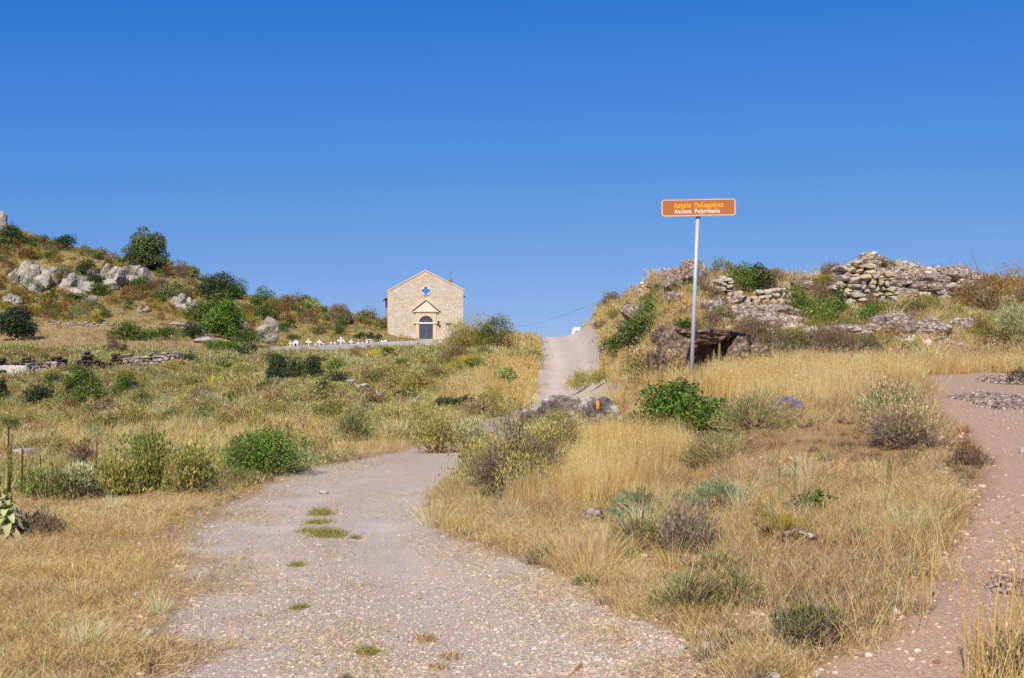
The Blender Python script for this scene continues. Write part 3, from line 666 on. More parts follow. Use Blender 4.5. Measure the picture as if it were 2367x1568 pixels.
stone_pile('stone_wall', 'broken line of white stones low across the left slope', 'wall', 322, 480, 872, far_h(9, .5), 78, 0.18, M_FARR, 9, 0.5, each=False)
stone_pile('stone_wall', 'dark terrace wall of brown rubble at the far left', 'wall', -30, 290, 850, far_h(24, .5), 98, 0.3, m_plain('burnt_stone', (92, 78, 66), .95, var=.5, scale=1.5), 10, 0.9, each=False)
stone_pile('stone_wall', 'grey rubble wall right of the whitewashed hut', 'wall', 66, 135, 880, far_h(28, .15), 92, 0.28, M_FARR, 12, 0.8, each=False)
stone_pile('rubble_heap', 'heap of white stones spread on the middle slope', 'rubble', 793, 856, 921, far_h(22, .3), 33, 0.13, M_LIME, 13, 0.6, each=False)
stone_pile('rubble_heap', 'compact pile of grey stones beside the red earth scar', 'rubble', 874, 902, 911, far_h(30, .1), 34.5, 0.12, M_LIME, 14, 0.6, each=False)
stone_pile('rubble_heap', 'white stones scattered low on the left slope above the fence', 'rubble', 80, 120, 1006, far_h(12, .3), 24.5, 0.12, M_LIME, 15, 0.5, each=False)
stone_pile('rubble_heap', 'pale flat stones behind the rusty fence posts', 'rubble', 30, 76, 1056, far_h(14, .3), 19, 0.13, M_LIME, 16, 0.5, each=False)
stone_pile('rubble_heap', 'little row of white stones in the middle of the left slope', 'rubble', 536, 574, 965, far_h(9, .3), 27, 0.1, M_LIME, 17, 0.3, each=False)
stone_pile('rubble_heap', 'thin line of white stones in the upper left field', 'rubble', 120, 290, 768, far_h(5, .5), 150, 0.3, M_FARR, 18, 0.5, each=False)
boulder('boulder', 'flat grey slab on the slope below the chapel', 'rock', 928, 838, 36, 13, M_LIME, 105, cuts=8, sub=4)
boulder('boulder', 'small pale slab lower left of the flat grey slab', 'rock', 880, 856, 28, 9, M_LIME, 106, cuts=8, sub=4)
# whitewashed hut at the far left
hg = ground(30, 878, Y=92, force=True); hut = empty('stone_hut', hg, 'low whitewashed stone hut with a dark arched opening at the left edge', 'hut'); s = 92/F
mb = MB(); add_prism(mb, [(-1.2, -0.3), (1.5, -0.3), (1.5, 0.62), (0.9, 0.78), (-0.2, 0.86), (-1.2, 0.85)], 0, 1.6)
o = mb.build('wall', m_plain('limewash', (196, 190, 182), 0.9, var=0.3, scale=3), parent=hut); bevel(o, 0.06)
mb = MB(); add_prism(mb, [(-1.05, -0.3), (-0.35, -0.3), (-0.35, 0.3), (-0.5, 0.5), (-0.7, 0.56), (-0.95, 0.5), (-1.05, 0.3)], -0.03, 0.25)
mb.build('opening', m_plain('opening_shade', (30, 26, 24), 0.95), parent=hut)  # solid plate; the shade inside the arch is put into its dark colour

# ------------------------------------------------------------------ chapel
M_ASH, n, b, o_ = mat_new('ashlar'); k = n.links.new; g = N(n, 'ShaderNodeTexCoord'); sp = N(n, 'ShaderNodeSeparateXYZ'); k(g.outputs['Object'], sp.inputs[0])
ad = N(n, 'ShaderNodeMath', operation='ADD'); k(sp.outputs[0], ad.inputs[0]); k(sp.outputs[1], ad.inputs[1]); cb = N(n, 'ShaderNodeCombineXYZ'); k(ad.outputs[0], cb.inputs[0]); k(sp.outputs[2], cb.inputs[1]); nd = N(n, 'ShaderNodeTexNoise', Scale=0.9, Detail=3.0); k(g.outputs['Object'], nd.inputs['Vector']); vm = N(n, 'ShaderNodeVectorMath', operation='SCALE'); k(nd.outputs['Color'], vm.inputs[0]); vm.inputs['Scale'].default_value = .35; va = N(n, 'ShaderNodeVectorMath', operation='ADD'); k(cb.outputs[0], va.inputs[0]); k(vm.outputs[0], va.inputs[1])
br = N(n, 'ShaderNodeTexBrick', Scale=1.0); br.inputs['Brick Width'].default_value = 0.85; br.inputs['Row Height'].default_value = 0.32; br.inputs['Mortar Size'].default_value = 0.03; br.inputs['Bias'].default_value = -0.1
br.inputs['Color1'].default_value = (*lin((226, 210, 188)), 1); br.inputs['Color2'].default_value = (*lin((194, 170, 142)), 1); br.inputs['Mortar'].default_value = (*lin((176, 152, 122)), 1); k(va.outputs[0], br.inputs['Vector'])
n1 = N(n, 'ShaderNodeTexNoise', Scale=0.7, Detail=7.0, Roughness=0.7); k(g.outputs['Object'], n1.inputs['Vector'])
n2 = N(n, 'ShaderNodeTexNoise', Scale=3.5, Detail=5.0, Roughness=0.7); k(g.outputs['Object'], n2.inputs['Vector'])
r1 = ramp(n, n1.outputs[0], [(0.40, (204, 180, 146)), (0.5, (212, 198, 176)), (0.58, (202, 196, 190))])
c = mixc(n, br.outputs[0], r1.outputs[0], 0.5); r2 = ramp(n, n2.outputs[0], [(0.32, (0.72, 0.68, 0.64)), (0.56, (1.0, 1.0, 1.0))]); c = mixc(n, c, r2.outputs[0], 0.85, 'MULTIPLY')
k(c, b.inputs['Base Color']); b.inputs['Roughness'].default_value = 0.9; bump(n, b, n2.outputs[0], 0.5, 0.05)
M_TRIM = m_plain('dressed_stone', (216, 192, 156), 0.85, var=0.12, scale=2)
M_TRIM2 = m_plain('pale_stone', (226, 212, 190), 0.85, var=0.12, scale=2)
M_TILE = m_plain('roof_tile', (178, 112, 80), 0.85, var=0.3, scale=8)
M_IRON = m_plain('iron', (76, 84, 98), 0.5, 0.1, var=0.15, scale=5); M_IRON2 = m_plain('dark_iron', (30, 30, 32), 0.5, 0.4)
M_GLS = m_plain('sky_painted_glass', (72, 128, 190), 0.15, 0.0, var=0.15, scale=4, spec=0.6); M_GLD = m_plain('dark_glass', (38, 46, 60), 0.12, spec=0.7)  # quatrefoil pane: reflected sky is put into its blue base colour
YC = 180.0; s = YC/F; CHX = (896-PW/2)*s; cz = EYE+(HY-791)/F*YC
ch = empty('chapel', (CHX, YC, cz), 'small pale stone chapel with a pediment over its arched iron door', 'chapel', rot=(0, 0, R(7.5)))
CWD, CLN = 10.95, 15.0
def q(px, py): return ((px-896)*s*1.0, (791-py)*s)
zl, zr, za = q(0, 674)[1], q(0, 670)[1], q(0, 626)[1]; xa = q(983, 0)[0]
mb = MB(); add_prism(mb, [(0, -1.5), (CWD, -1.5), (CWD, zr), (xa, za), (0, zl)], 0.0, 0.7)
mb.build('facade', M_ASH, parent=ch)
mb = MB(); add_prism(mb, [(0.12, -1.5), (CWD-0.12, -1.5), (CWD-0.12, zr-0.75), (xa, za-0.6), (0.12, zl-0.75)], 0.7, CLN)
mb.build('wall', M_ASH, parent=ch)
for e, (xe, ze) in enumerate(((0, zl), (CWD, zr))):          # roof slopes with rows of tiles
    mb = MB(); dx = (-0.2 if e == 0 else 0.2); ze2 = ze-0.62; run = xe+dx-xa; drop = (ze2-0.25)-(za-0.45)
    nrow = 16
    for i in range(nrow):
        t0, t1 = i/nrow, (i+1)/nrow
        x0, x1 = xa+run*t0, xa+run*(t1+0.02); z0, z1 = za-0.45+drop*t0, za-0.45+drop*(t1+0.02)
        mb.add([(x0, 0.7, z0), (x1, 0.7, z1+0.06), (x1, CLN+0.3, z1+0.06), (x0, CLN+0.3, z0), (x0, 0.7, z0-0.15), (x1, 0.7, z1-0.1), (x1, CLN+0.3, z1-0.1), (x0, CLN+0.3, z0-0.15)], None,
               [(0, 1, 2, 3), (4, 7, 6, 5), (0, 4, 5, 1), (1, 5, 6, 2), (2, 6, 7, 3), (3, 7, 4, 0)])
    mb.build('roof', M_TILE, parent=ch)
def bar(mb, p, q_, w, y0, y1):
    (x0, z0), (x1, z1) = p, q_; dx, dz = x1-x0, z1-z0; l = math.hypot(dx, dz); nx, nz = -dz/l*w, dx/l*w
    add_prism(mb, [(x0, z0), (x1, z1), (x1+nx, z1+nz), (x0+nx, z0+nz)], y0, y1)
mb = MB(); bar(mb, (-0.12, zl-0.04), (xa, za), 0.14, -0.08, 0.72); bar(mb, (xa, za), (CWD+0.12, zr-0.04), 0.14, -0.082, 0.722)
mb.build('coping', m_plain('pink_coping', (230, 200, 168), 0.85, var=0.15, scale=3), parent=ch)
# door surround: pilasters, arch, entablature band
def arc(cx, cz_, r, a0, a1, n_): return [(cx+r*math.cos(R(a0+(a1-a0)*i/n_)), cz_+r*math.sin(R(a0+(a1-a0)*i/n_))) for i in range(n_+1)]
xc, rr = q(984.6, 0)[0], 15.9*s; z0 = q(0, 784)[1]; zsp = q(0, 746)[1]; zt = q(0, 722)[1]; xl, xr = q(963, 0)[0]-.1, q(1006.5, 0)[0]+.1
mb = MB()
add_prism(mb, [(xl, z0), (xc-rr, z0), (xc-rr, zsp), (xl, zsp)], -0.12, 0.0); add_prism(mb, [(xc+rr, z0), (xr, z0), (xr, zsp), (xc+rr, zsp)], -0.12, 0.0)
A = arc(xc, zsp, rr, 180, 0, 16)
for (a, b_) in zip(A[:-1], A[1:]):
    add_prism(mb, [a, b_, (b_[0], zt), (a[0], zt)], -0.12, 0.0)
add_prism(mb, [(xl, zsp), (xc-rr, zsp), (xc-rr, zt), (xl, zt)], -0.12, 0.0); add_prism(mb, [(xc+rr, zsp), (xr, zsp), (xr, zt), (xc+rr, zt)], -0.12, 0.0)
mb.build('door_surround', M_TRIM, parent=ch)
for x0, x1 in ((q(955, 0)[0], xc-rr-.03), (xc+rr+.03, q(1014, 0)[0])):
    mb = MB(); zz = q(0, 748)[1]; add_prism(mb, [(x0, zz), (x1, zz), (x1, zz+.14), (x0, zz+.14)], -0.22, 0.0); o = mb.build('impost', M_TRIM2, parent=ch)
mb = MB(); zz = q(0, 749)[1]; add_prism(mb, [(xc-rr, zz), (xc+rr, zz), (xc+rr, zz+.26), (xc-rr, zz+.26)], -0.14, 0.0); mb.build('transom', M_TRIM2, parent=ch)
dr_ = MB(); add_prism(dr_, [(xc-rr, z0-.02), (xc-.02, z0-.02), (xc-.02, zz), (xc-rr, zz)], -0.05, 0.0); 
for a in range(0, 4, 2):
    for c_ in range(2):
        add_prism(dr_, [(xc-rr+.1+c_*.46, z0+.12+a*.52), (xc-rr+.46+c_*.46, z0+.12+a*.52), (xc-rr+.46+c_*.46, z0+.5+a*.52), (xc-rr+.1+c_*.46, z0+.5+a*.52)], -0.075, -0.05)
d1 = dr_.build('door_leaf', M_IRON, parent=ch); d2 = d1.copy(); C.objects.link(d2); d2.parent = ch; d2.location = (rr+.02, 0, 0)
mb = MB(); add_box(mb, (xc-.12, -.1, z0+1.05), (.05, .06, .2)); mb.build('handle', M_IRON2, parent=d1)
mb = MB(); Zf = zz+.26; A = [(xc+(rr)*math.cos(R(a)), max(Zf, zsp+rr*math.sin(R(a)))) for a in range(0, 181, 12)]; add_prism(mb, A, -0.04, 0.0); fl = mb.build('fanlight', M_GLD, parent=ch)
mb = MB()
for a in range(20, 170, 22): bar(mb, (xc+.3*math.cos(R(a)), Zf+.3*math.sin(R(a))), (xc+.93*rr*math.cos(R(a)), zsp+.93*rr*math.sin(R(a))), 0.05, -0.07, -0.04)
for a, b_ in zip(arc(xc, Zf, .3, 0, 180, 8)[:-1], arc(xc, Zf, .3, 0, 180, 8)[1:]): bar(mb, a, b_, .05, -.072, -.04)
mb.build('bars', m_plain('grey_bars', (120, 132, 150), .5), parent=fl)
# pediment
(pxl, pzb), (pxr, _), (pxa, pza) = q(953, 721), q(1015.5, 721), q(984.4, 693)
mb = MB(); add_prism(mb, [(pxl+.25, pzb+.1), (pxr-.25, pzb+.1), (pxa, pza-.12)], -0.12, 0.0); pd = mb.build('pediment', M_TRIM2, parent=ch)
mb = MB(); bar(mb, (pxl+.1, pzb-.04), (pxr-.1, pzb-.04), .17, -.26, 0.0); bar(mb, (pxl, pzb+.2), (pxa, pza), .16, -.30, 0.0); bar(mb, (pxa, pza), (pxr, pzb+.2), .16, -.302, 0.0)
mb.build('moulding', M_TRIM, parent=pd)
# quatrefoil window
qx, qz = q(984.6, 672.4); ro = 10.6*s
def quat(a): return max(0.36*math.cos(d_)+math.sqrt(max(0, .30**2-(.36*math.sin(d_))**2)) if abs(.36*math.sin(d_)) < .30 else 0 for d_ in [((a-k_*math.pi/2+math.pi) % (2*math.pi))-math.pi for k_ in range(4)])*0.80*ro/0.56
mb = MB(); n_ = 64; vs = []; Q = []
for i in range(n_):
    a = 2*math.pi*i/n_; c_, s_ = math.cos(a), math.sin(a); ri = max(quat(a), .3*ro)
    for r_, y_ in ((ro, -.12), (ri, -.12), (ri, 0.02), (ro, 0.0)): vs.append((qx+c_*r_, y_, qz+s_*r_))
    j = (i+1) % n_; Q += [(i*4, j*4, j*4+1, i*4+1), (i*4+1, j*4+1, j*4+2, i*4+2), (i*4, i*4+3, j*4+3, j*4)]
mb.add(vs, None, Q); wn = mb.build('window', m_plain('white_frame', (226, 220, 212), .7), parent=ch); wn['label'] = 'white quatrefoil window'
mb = MB(); add_prism(mb, [(qx+.84*ro*math.cos(2*math.pi*i/24), qz+.84*ro*math.sin(2*math.pi*i/24)) for i in range(24)], -.03, 0.0); mb.build('pane', M_GLS, parent=wn)
mb = MB(); (x0, z1), (x1, z2) = q(1031, 747), q(1043, 751.5); add_prism(mb, [(x0, z2), (x1, z2), (x1, z1), (x0, z1)], -.05, 0.0); mb.build('plaque', m_plain('bronze', (78, 62, 38), .5), parent=ch)
mb = MB(); lx, lz = q(1013, 750); add_tube(mb, [(lx, 0, lz-.2), (lx, -.3, lz-.1), (lx, -.45, lz+.12)], [.03]*3, 5); add_tube(mb, [(lx, -.45, lz+.1), (lx, -.45, lz+.16), (lx, -.45, lz+.42), (lx, -.45, lz+.5)], [.05, .13, .16, .02], 8)
mb.build('wall_lantern', M_IRON2, parent=ch)
mb = MB(); (bx, bz) = q(1054, 666); 
add_box(mb, (bx, 9, bz+.45), (.42, .5, 2.0)); add_box(mb, (bx, 9, bz+1.5), (.62, .66, .14)); add_tube(mb, [(bx, 9, bz+1.57), (bx, 9, bz+1.8), (bx, 9, bz+2.3)], [.3, .2, .02], 6)
bt = mb.build('bell_turret', m_plain('turret_stone', (150, 128, 98), .9), parent=ch)
mb = MB(); add_tube(mb, [(bx, 9, bz+2.2), (bx, 9, bz+2.9)], [.03, .02], 5); add_box(mb, (bx, 9, bz+2.65), (.3, .04, .05)); mb.build('cross', M_IRON2, parent=bt)
mb = MB(); add_box(mb, (CWD/2, -.5, -.72), (CWD+.6, 1.0, 2.3)); mb.build('plinth', M_ASH, parent=ch)
mb = MB(); add_box(mb, (-0.02, 3.0, 3.0), (.06, .5, 1.3)); mb.build('side_window', M_GLD, parent=ch)
# ------------------------------------------------------------------ cemetery wall, graves
YW0, YW1 = 143.0, 166.0
def wallpt(px, top):
    Y = YW0+(YW1-YW0)*(px-618)/(1040-618); return np.array([(px-PW/2)/F*Y, Y, EYE+(HY-top)/F*Y])
mb = MB(); vs = []; Q = []
WT = [(618, 803), (700, 799.5), (800, 796), (890, 790), (960, 787.5), (1045, 786.5)]
for i in range(43):
    px = 618+i*10; tp = np.interp(px, [a for a, _ in WT], [b_ for _, b_ in WT]); p = wallpt(px, tp); 
    for dy, dz in ((0, -2.4), (0, 0), (.35, 0), (.35, -2.4)): vs.append(p+np.array([0, dy, dz]))
    if i: k0 = (i-1)*4; Q += [(k0, k0+4, k0+5, k0+1), (k0+1, k0+5, k0+6, k0+2), (k0+2, k0+6, k0+7, k0+3)]
Q += [(0, 1, 2, 3)]
mb.add(vs, None, Q); cw = mb.build('cemetery_wall', m_plain('concrete', (232, 222, 210), .9, var=.10, scale=1.2), None); put(cw, 'long low concrete retaining wall in front of the white graves', 'wall')
M_MARB = m_plain('white_marble', (236, 236, 236), .4, var=.05)
def grave_pos(px, top):
    Y = YW0+(YW1-YW0)*(px-618)/(1040-618)+3.0; return (px-PW/2)/F*Y, Y, EYE+(HY-top)/F*Y
GV = 'white grave markers behind the cemetery wall'
def cross(px, top, hpx, base, label, orn=0):
    x, Y, zt_ = grave_pos(px, top); s_ = Y/F; h = hpx*s_; w = h*.66; zb = zt_-h
    root = empty('grave_cross', (x, Y, zb), label, 'cross', GV); t = h*.13
    mb = MB(); add_box(mb, (0, 0, h*.5), (t, .1, h)); add_box(mb, (0, 0, h*.68), (w, .094, t*1.05))
    if orn:
        for a_, b_ in ((0, h), (-w/2, h*.68), (w/2, h*.68)): add_box(mb, (a_, 0, b_), (t*1.9, .12, t*1.9), rz=0)
    mb.build('cross', M_MARB, parent=root)
    mb = MB(); add_box(mb, (0, 0, -.25), (base*s_, .5, .5+.12*h)); mb.build('base', M_MARB, parent=root)
for a in [(672, 789, 15, 9, 'white cross behind the left end of the cemetery wall', 0), (713, 785.5, 15, 10, 'stout white cross with a wide foot, fourth marker from the left', 1), (729, 793, 9, 6, 'tiny white cross right of the stout cross', 0),
          (738, 787, 13, 9, 'white cross leaning against the cluster of small tombs', 1), (765, 790, 10, 4, 'plain white cross left of the pair of thin crosses', 0), (774, 790, 10, 4, 'thin white cross next to the plain one', 0),
          (788, 782, 17, 10, 'tallest white cross, on a stepped foot', 1), (796, 789, 12, 6, 'small white cross tucked right of the tallest cross', 0), (811.5, 786.5, 12, 4, 'white cross standing alone right of the tallest cross', 1)]: cross(*a)
def tomb(px, top, wpx, hpx, label, kind='box'):
    x, Y, zt_ = grave_pos(px, top); s_ = Y/F; w, h = wpx*s_, hpx*s_
    root = empty('tomb', (x, Y, zt_-h), label, 'tomb', GV); mb = MB()
    if kind == 'box': add_box(mb, (0, .6, h*.3-.3), (w, 1.2, h*1.4)); mb.build('slab', M_MARB, parent=root)
    elif kind == 'house':
        add_prism(mb, [(-w/2, -.6), (w/2, -.6), (w/2, h*.6), (0, h), (-w/2, h*.6)], 0, 1.2); mb.build('shrine', M_MARB, parent=root)
        mb = MB(); add_prism(mb, [(-w*.22, h*.1), (w*.22, h*.1), (w*.22, h*.5), (-w*.22, h*.5)], -.02, .02); mb.build('pane', M_GLD, parent=root)
    else:
        for e in (-1, 1): add_box(mb, (e*(w/2-.12), .3, h*.45-.3), (.2, .3, h*.9+.6))
        add_box(mb, (0, .3, h*.93), (w*1.02, .5, h*.16)); mb.build('frame', M_MARB, parent=root)
        mb = MB(); add_box(mb, (0, .5, h*.4), (w*.6, .1, h*.5)); mb.build('headstone', M_TRIM2, parent=root)
for a in [(660, 797, 4, 8, 'white corner post of the leftmost grave', 'box'), (667.5, 794, 7, 9, 'narrow white tomb at the left end', 'box'), (683, 786, 12, 16, 'biggest white shrine shaped tomb near the left end', 'house'), (697, 796, 3, 6, 'short white post between the left graves', 'box'),
          (711, 797, 17, 5, 'long flat white grave slab under the stout cross', 'box'), (744, 793, 8, 7, 'white tomb with a domed head', 'house'), (752, 793, 4, 6, 'small white headstone left of the thin crosses', 'box'), (787, 793, 12, 5, 'white slab under the tallest cross', 'box'),
          (827, 791, 7, 6, 'little white gabled marker right of the lone cross', 'house'), (837, 791, 5, 5, 'second little gabled marker', 'house'), (843, 789, 3, 7, 'white post left of the framed tomb', 'box'), (852, 785, 13, 9, 'framed white tomb with an open front', 'frame'),
          (862, 788, 3, 6, 'white post right of the framed tomb', 'box'), (883, 782, 6, 9, 'left one of two white blocks near the chapel', 'box'), (891, 781, 6, 9, 'right one of two white blocks near the chapel', 'box')]: tomb(*a)
# ------------------------------------------------------------------ road sign
g = ground(1598, 880, Y=20.3, force=True); SY = 20.3; s = SY/F
def at(px, py, Y): return np.array([(px-PW/2)/F*Y, Y, EYE+(HY-py)/F*Y])
sg = empty('road_sign', tuple(g), 'brown place name sign on a slightly leaning white pole', 'sign')
pc = at(1613.5, 481, SY); top = at(1614, 470, SY); bot = at(1597.5, 890, SY)
rel = lambda p: np.asarray(p)-g
mb = MB(); bb = bot+(bot-top)*0.15; add_tube(mb, [rel(bb), rel((bb+top)/2), rel(top)], [.033]*3, 20); M_POLE = m_plain('galvanised_paint', (176, 180, 188), .4, .1, var=.06, scale=9, spec=.5); mb.build('pole', M_POLE, parent=sg, smooth=True)
def rrect(w, h, r, n_=6):
    P = []
    for cx_, cy_, a0 in ((w/2-r, h/2-r, 0), (-w/2+r, h/2-r, 90), (-w/2+r, -h/2+r, 180), (w/2-r, -h/2+r, 270)):
        P += [(cx_+r*math.cos(R(a0+90*i/n_)), cy_+r*math.sin(R(a0+90*i/n_))) for i in range(n_+1)]
    return P
PWD, PHT = 171*s, 39.5*s
pan = empty('x', (0, 0, 0), '', ''); bpy.data.objects.remove(pan)
ROT = Euler((0, R(-1.1), 0)).to_matrix(); off = Vector(rel(pc))+Vector((0, -.05, 0))
def sgn(mb, name, mat, par=None, y=0):
    o = mb.build(name, mat, parent=par or sg)
    if par is None: o.location = off; o.rotation_euler = (0, R(-1.1), 0)
    return o
mb = MB(); add_prism(mb, rrect(PWD, PHT, .05), -.008, .012); panel = sgn(mb, 'panel', m_plain('brown_sheeting', (176, 106, 56), .6, var=.05, scale=9)); 
def ring(w, h, r, t, y0, y1):
    mb = MB(); a = rrect(w, h, r); b_ = rrect(w-2*t, h-2*t, r-t); n_ = len(a); vs = [(x, y0, z) for x, z in a]+[(x, y0, z) for x, z in b_]+[(x, y1, z) for x, z in a]+[(x, y1, z) for x, z in b_]
    Q = []
    for i in range(n_):
        j = (i+1) % n_; Q += [(i, j, n_+j, n_+i), (i, 2*n_+i, 2*n_+j, j), (n_+i, n_+j, 3*n_+j, 3*n_+i)]
    mb.add(vs, None, Q); return mb
M_WH = m_plain('white_sheeting', (236, 222, 208), .5, var=.03)
ring(PWD-.018, PHT-.018, .042, .0085, -.012, -.008).build('border', M_WH, parent=panel)
ring(PWD+.006, PHT+.006, .053, .0045, -.013, .016).build('rim', m_plain('sign_rim', (214, 190, 186), .5), parent=panel)
def text(body, mat, px0, px1, pyb, name, hs):
    cu_ = bpy.data.curves.new(name, 'FONT'); cu_.body = body; cu_.size = 1; cu_.offset = 0.02; cu_.space_character = 1.06; cu_.extrude = 0.0; t = bpy.data.objects.new(name, cu_); C.objects.link(t)
    bpy.context.view_layer.update(); me = bpy.data.meshes.new_from_object(t.evaluated_get(bpy.context.evaluated_depsgraph_get())); bpy.data.objects.remove(t)
    co = np.array([v.co[:] for v in me.vertices]); x0, x1 = co[:, 0].min(), co[:, 0].max(); k_ = (px1-px0)*s/(x1-x0)
    new = np.stack([(co[:, 0]-x0)*k_+(px0-1613.5)*s, np.full(len(co), -.0095), co[:, 1]*(hs*s/.73)+(481-pyb)*s], 1)
    for v, c_ in zip(me.vertices, new): v.co = c_
    me.materials.clear(); me.materials.append(mat); o = bpy.data.objects.new(name, me); C.objects.link(o); o.parent = panel; return o
text('Αρχαία  Πολυρρήνια', m_plain('yellow_film', (250, 186, 0), .5, var=.02), 1557, 1671, 480.6, 'greek_lettering', 10.6)
text('Ancient  Polyrrhenia', M_WH, 1557, 1663, 493.6, 'english_lettering', 10.2)
mb = MB(); add_tube(mb, [(0, .02, -.02-PHT/2), (0, .02, -PHT/2+.12)], [.037, .037], 14); 
o = sgn(mb, 'pole_collar', M_IRON2); o.location = off+Vector((0, .05, 0))
# ------------------------------------------------------------------ van beyond the crest, utility pole, wire, fence posts
vY = 93.0; vx = (1321-PW/2)/F*vY; vz = EYE+(HY-757)/F*vY-1.95; gv = gz(vx+2.2, vY); vz = vz
van = empty('white_van', (vx, vY, vz), 'white van half hidden beyond the crest of the road', 'van')
M_CAR = m_plain('white_paint', (232, 234, 236), .25, var=.02, spec=.6)
mb = MB(); add_prism(mb, [(0.08, .35), (4.7, .35), (4.8, .9), (4.6, 1.15), (3.9, 1.3), (3.3, 1.88), (3.1, 1.95), (.25, 1.95), (.1, 1.85), (0.0, 1.1)], 0, 1.75); o = mb.build('body', M_CAR, parent=van); bevel(o, .07, 3)
for x0, x1 in ((.25, 1.0), (1.15, 2.1), (2.25, 3.1)):
    mb = MB(); add_prism(mb, [(x0, 1.3), (x1, 1.3), (x1, 1.68), (x0+.05, 1.68)], -.012, .02); mb.build('window', M_GLD, parent=van)
for x0 in (.9, 3.8):
    for y0 in (-.02, 1.57):
        mb = MB(); add_tube(mb, [(x0, y0, .33), (x0, y0+.2, .33)], [.33, .33], 20); w_ = mb.build('wheel', m_plain('rubber', (30, 30, 30), .8), parent=van)
        mb = MB(); add_tube(mb, [(x0, y0-.01, .33), (x0, y0+.21, .33)], [.19, .19], 14); mb.build('rim', M_POLE, parent=w_)
pY = 110.0; p0 = at(1410.5, 678, pY); pr = empty('utility_pole', (p0[0], pY, p0[2]-8.5), 'thin distant utility pole with crossarms left of the right hill', 'pole')
mb = MB(); add_tube(mb, [(0, 0, -1), (0, 0, 8.5)], [.14, .09], 8); mb.build('pole', m_plain('pole_wood', (150, 148, 150), .8), parent=pr)
for zz in (8.2, 7.6):
    mb = MB(); add_box(mb, (0, -.1, zz), (.8, .1, .1)); a_ = mb.build('crossarm', m_plain('arm', (160, 158, 160), .8), parent=pr)
    for e in (-1, 1): mb = MB(); add_tube(mb, [(e*.33, -.1, zz+.05), (e*.33, -.1, zz+.22)], [.05, .03], 6); mb.build('insulator', M_MARB, parent=a_)
A_ = at(1410, 683, pY); B_ = np.array([CHX+CWD*math.cos(R(7.5))-.3, YC+6.0, cz+2.6]); mb = MB()
pts = [A_+(B_-A_)*t+np.array([0, 0, -4*1.6*t*(1-t)]) for t in np.linspace(0, 1, 30)]; add_tube(mb, pts, [.009]*30, 4)
w_ = mb.build('power_wire', m_plain('wire', (60, 60, 66), .6)); put(w_, 'thin sagging wire running from the utility pole to the chapel', 'wire')
M_RUST = m_plain('rusty_iron', (92, 58, 42), .85, var=.3, scale=20); M_WOOD = m_plain('weathered_wood', (104, 84, 66), .9, var=.3, scale=12)
def post(px, top, base, wpx, lab, mat, lean=0, ymin=10, Y=None):
    g = ground(px, base, ymin, Y); s_ = g[1]/F; h = (base-top)*s_; mb = MB(); w_ = wpx*s_/2
    add_tube(mb, [(0, 0, -.2), (lean*h*.4, 0, h*.5), (lean*h, 0, h)], [w_, w_*.95, w_*.9], 7); o = mb.build('fence_post', mat); o.location = g; put(o, lab, 'post', 'old posts at the left of the road')
post(20, 986, 1118, 5, 'tallest rusty fence post at the left edge behind the mullein', M_RUST)
post(50, 1038, 1150, 4.5, 'dark fence post just right of the tall mullein spike', M_RUST, .02)
post(95, 1052, 1150, 3.5, 'thin rusty rod right of the dark fence post', M_RUST, -.02)
post(221, 1022, 1110, 4, 'slim leaning stick standing behind the leafy sage thicket', M_WOOD, .04)
post(668, 985, 1045, 3, 'thin bare stick right of the bright green bush', M_WOOD, -.04)
post(700, 1010, 1056, 11, 'broken grey wooden stump right of the bright green bush', M_WOOD, .1)
post(343, 785, 800, 2, 'small pale stake in the field hedge', M_POLE, 0, Y=120)
# ------------------------------------------------------------------ plants
PAL = {
 'treegreen': [(98,110,64), (114,126,76), (84,96,54), (130,140,88)],
 'green': [(80,102,34), (98,120,42), (66,88,32), (116,134,50)],
 'bright': [(92,124,36), (112,142,46), (78,108,36), (128,150,56)],
 'dark': [(52,70,38), (62,82,42), (44,60,36), (76,92,48)],
 'olive': [(132,132,64), (148,144,76), (112,116,58), (160,150,88)],
 'greygreen': [(132,138,82), (148,152,94), (114,120,72), (162,160,106)],
 'sage': [(186,174,92), (200,186,104), (166,158,80), (210,196,122), (146,134,70)],
 'palesage': [(178,180,124), (194,194,142), (158,160,106), (206,200,150)],
 'lime': [(150,160,78), (168,176,92), (130,142,66), (184,186,108)],
 'rust': [(144,100,64), (158,112,72), (126,92,60), (138,116,68)],
 'orange': [(166,132,66), (180,146,74), (148,116,62), (134,112,66)],
 'yellow': [(158,140,58), (174,152,62), (140,128,60), (190,164,60)],
 'brown': [(146,120,88), (162,136,100), (126,102,76), (172,148,110)],
 'twig': [(156,138,116), (174,156,132), (136,118,100), (188,170,140)],
 'straw': [(238,208,144), (224,190,126), (244,220,164), (200,166,108), (230,196,132)],
 'gold': [(238,202,128), (226,188,112), (244,214,148), (206,166,98)],
 'brownstraw': [(204,172,120), (180,150,104), (220,190,136), (156,126,88), (228,200,146)],
 'thyme': [(156,156,96), (172,172,112), (138,140,84), (184,180,124), (158,140,94)],
 'bluethyme': [(136,154,104), (152,170,118), (118,136,92), (164,176,128)],
 'greenish': [(170,162,84), (184,172,96), (148,146,72)],
 'red': [(160,74,44), (176,92,52), (140,60,40)],
 'lav': [(150,140,172), (164,152,184), (138,128,150)],
 'flower': [(226,190,30), (236,204,50), (206,172,30)],
}
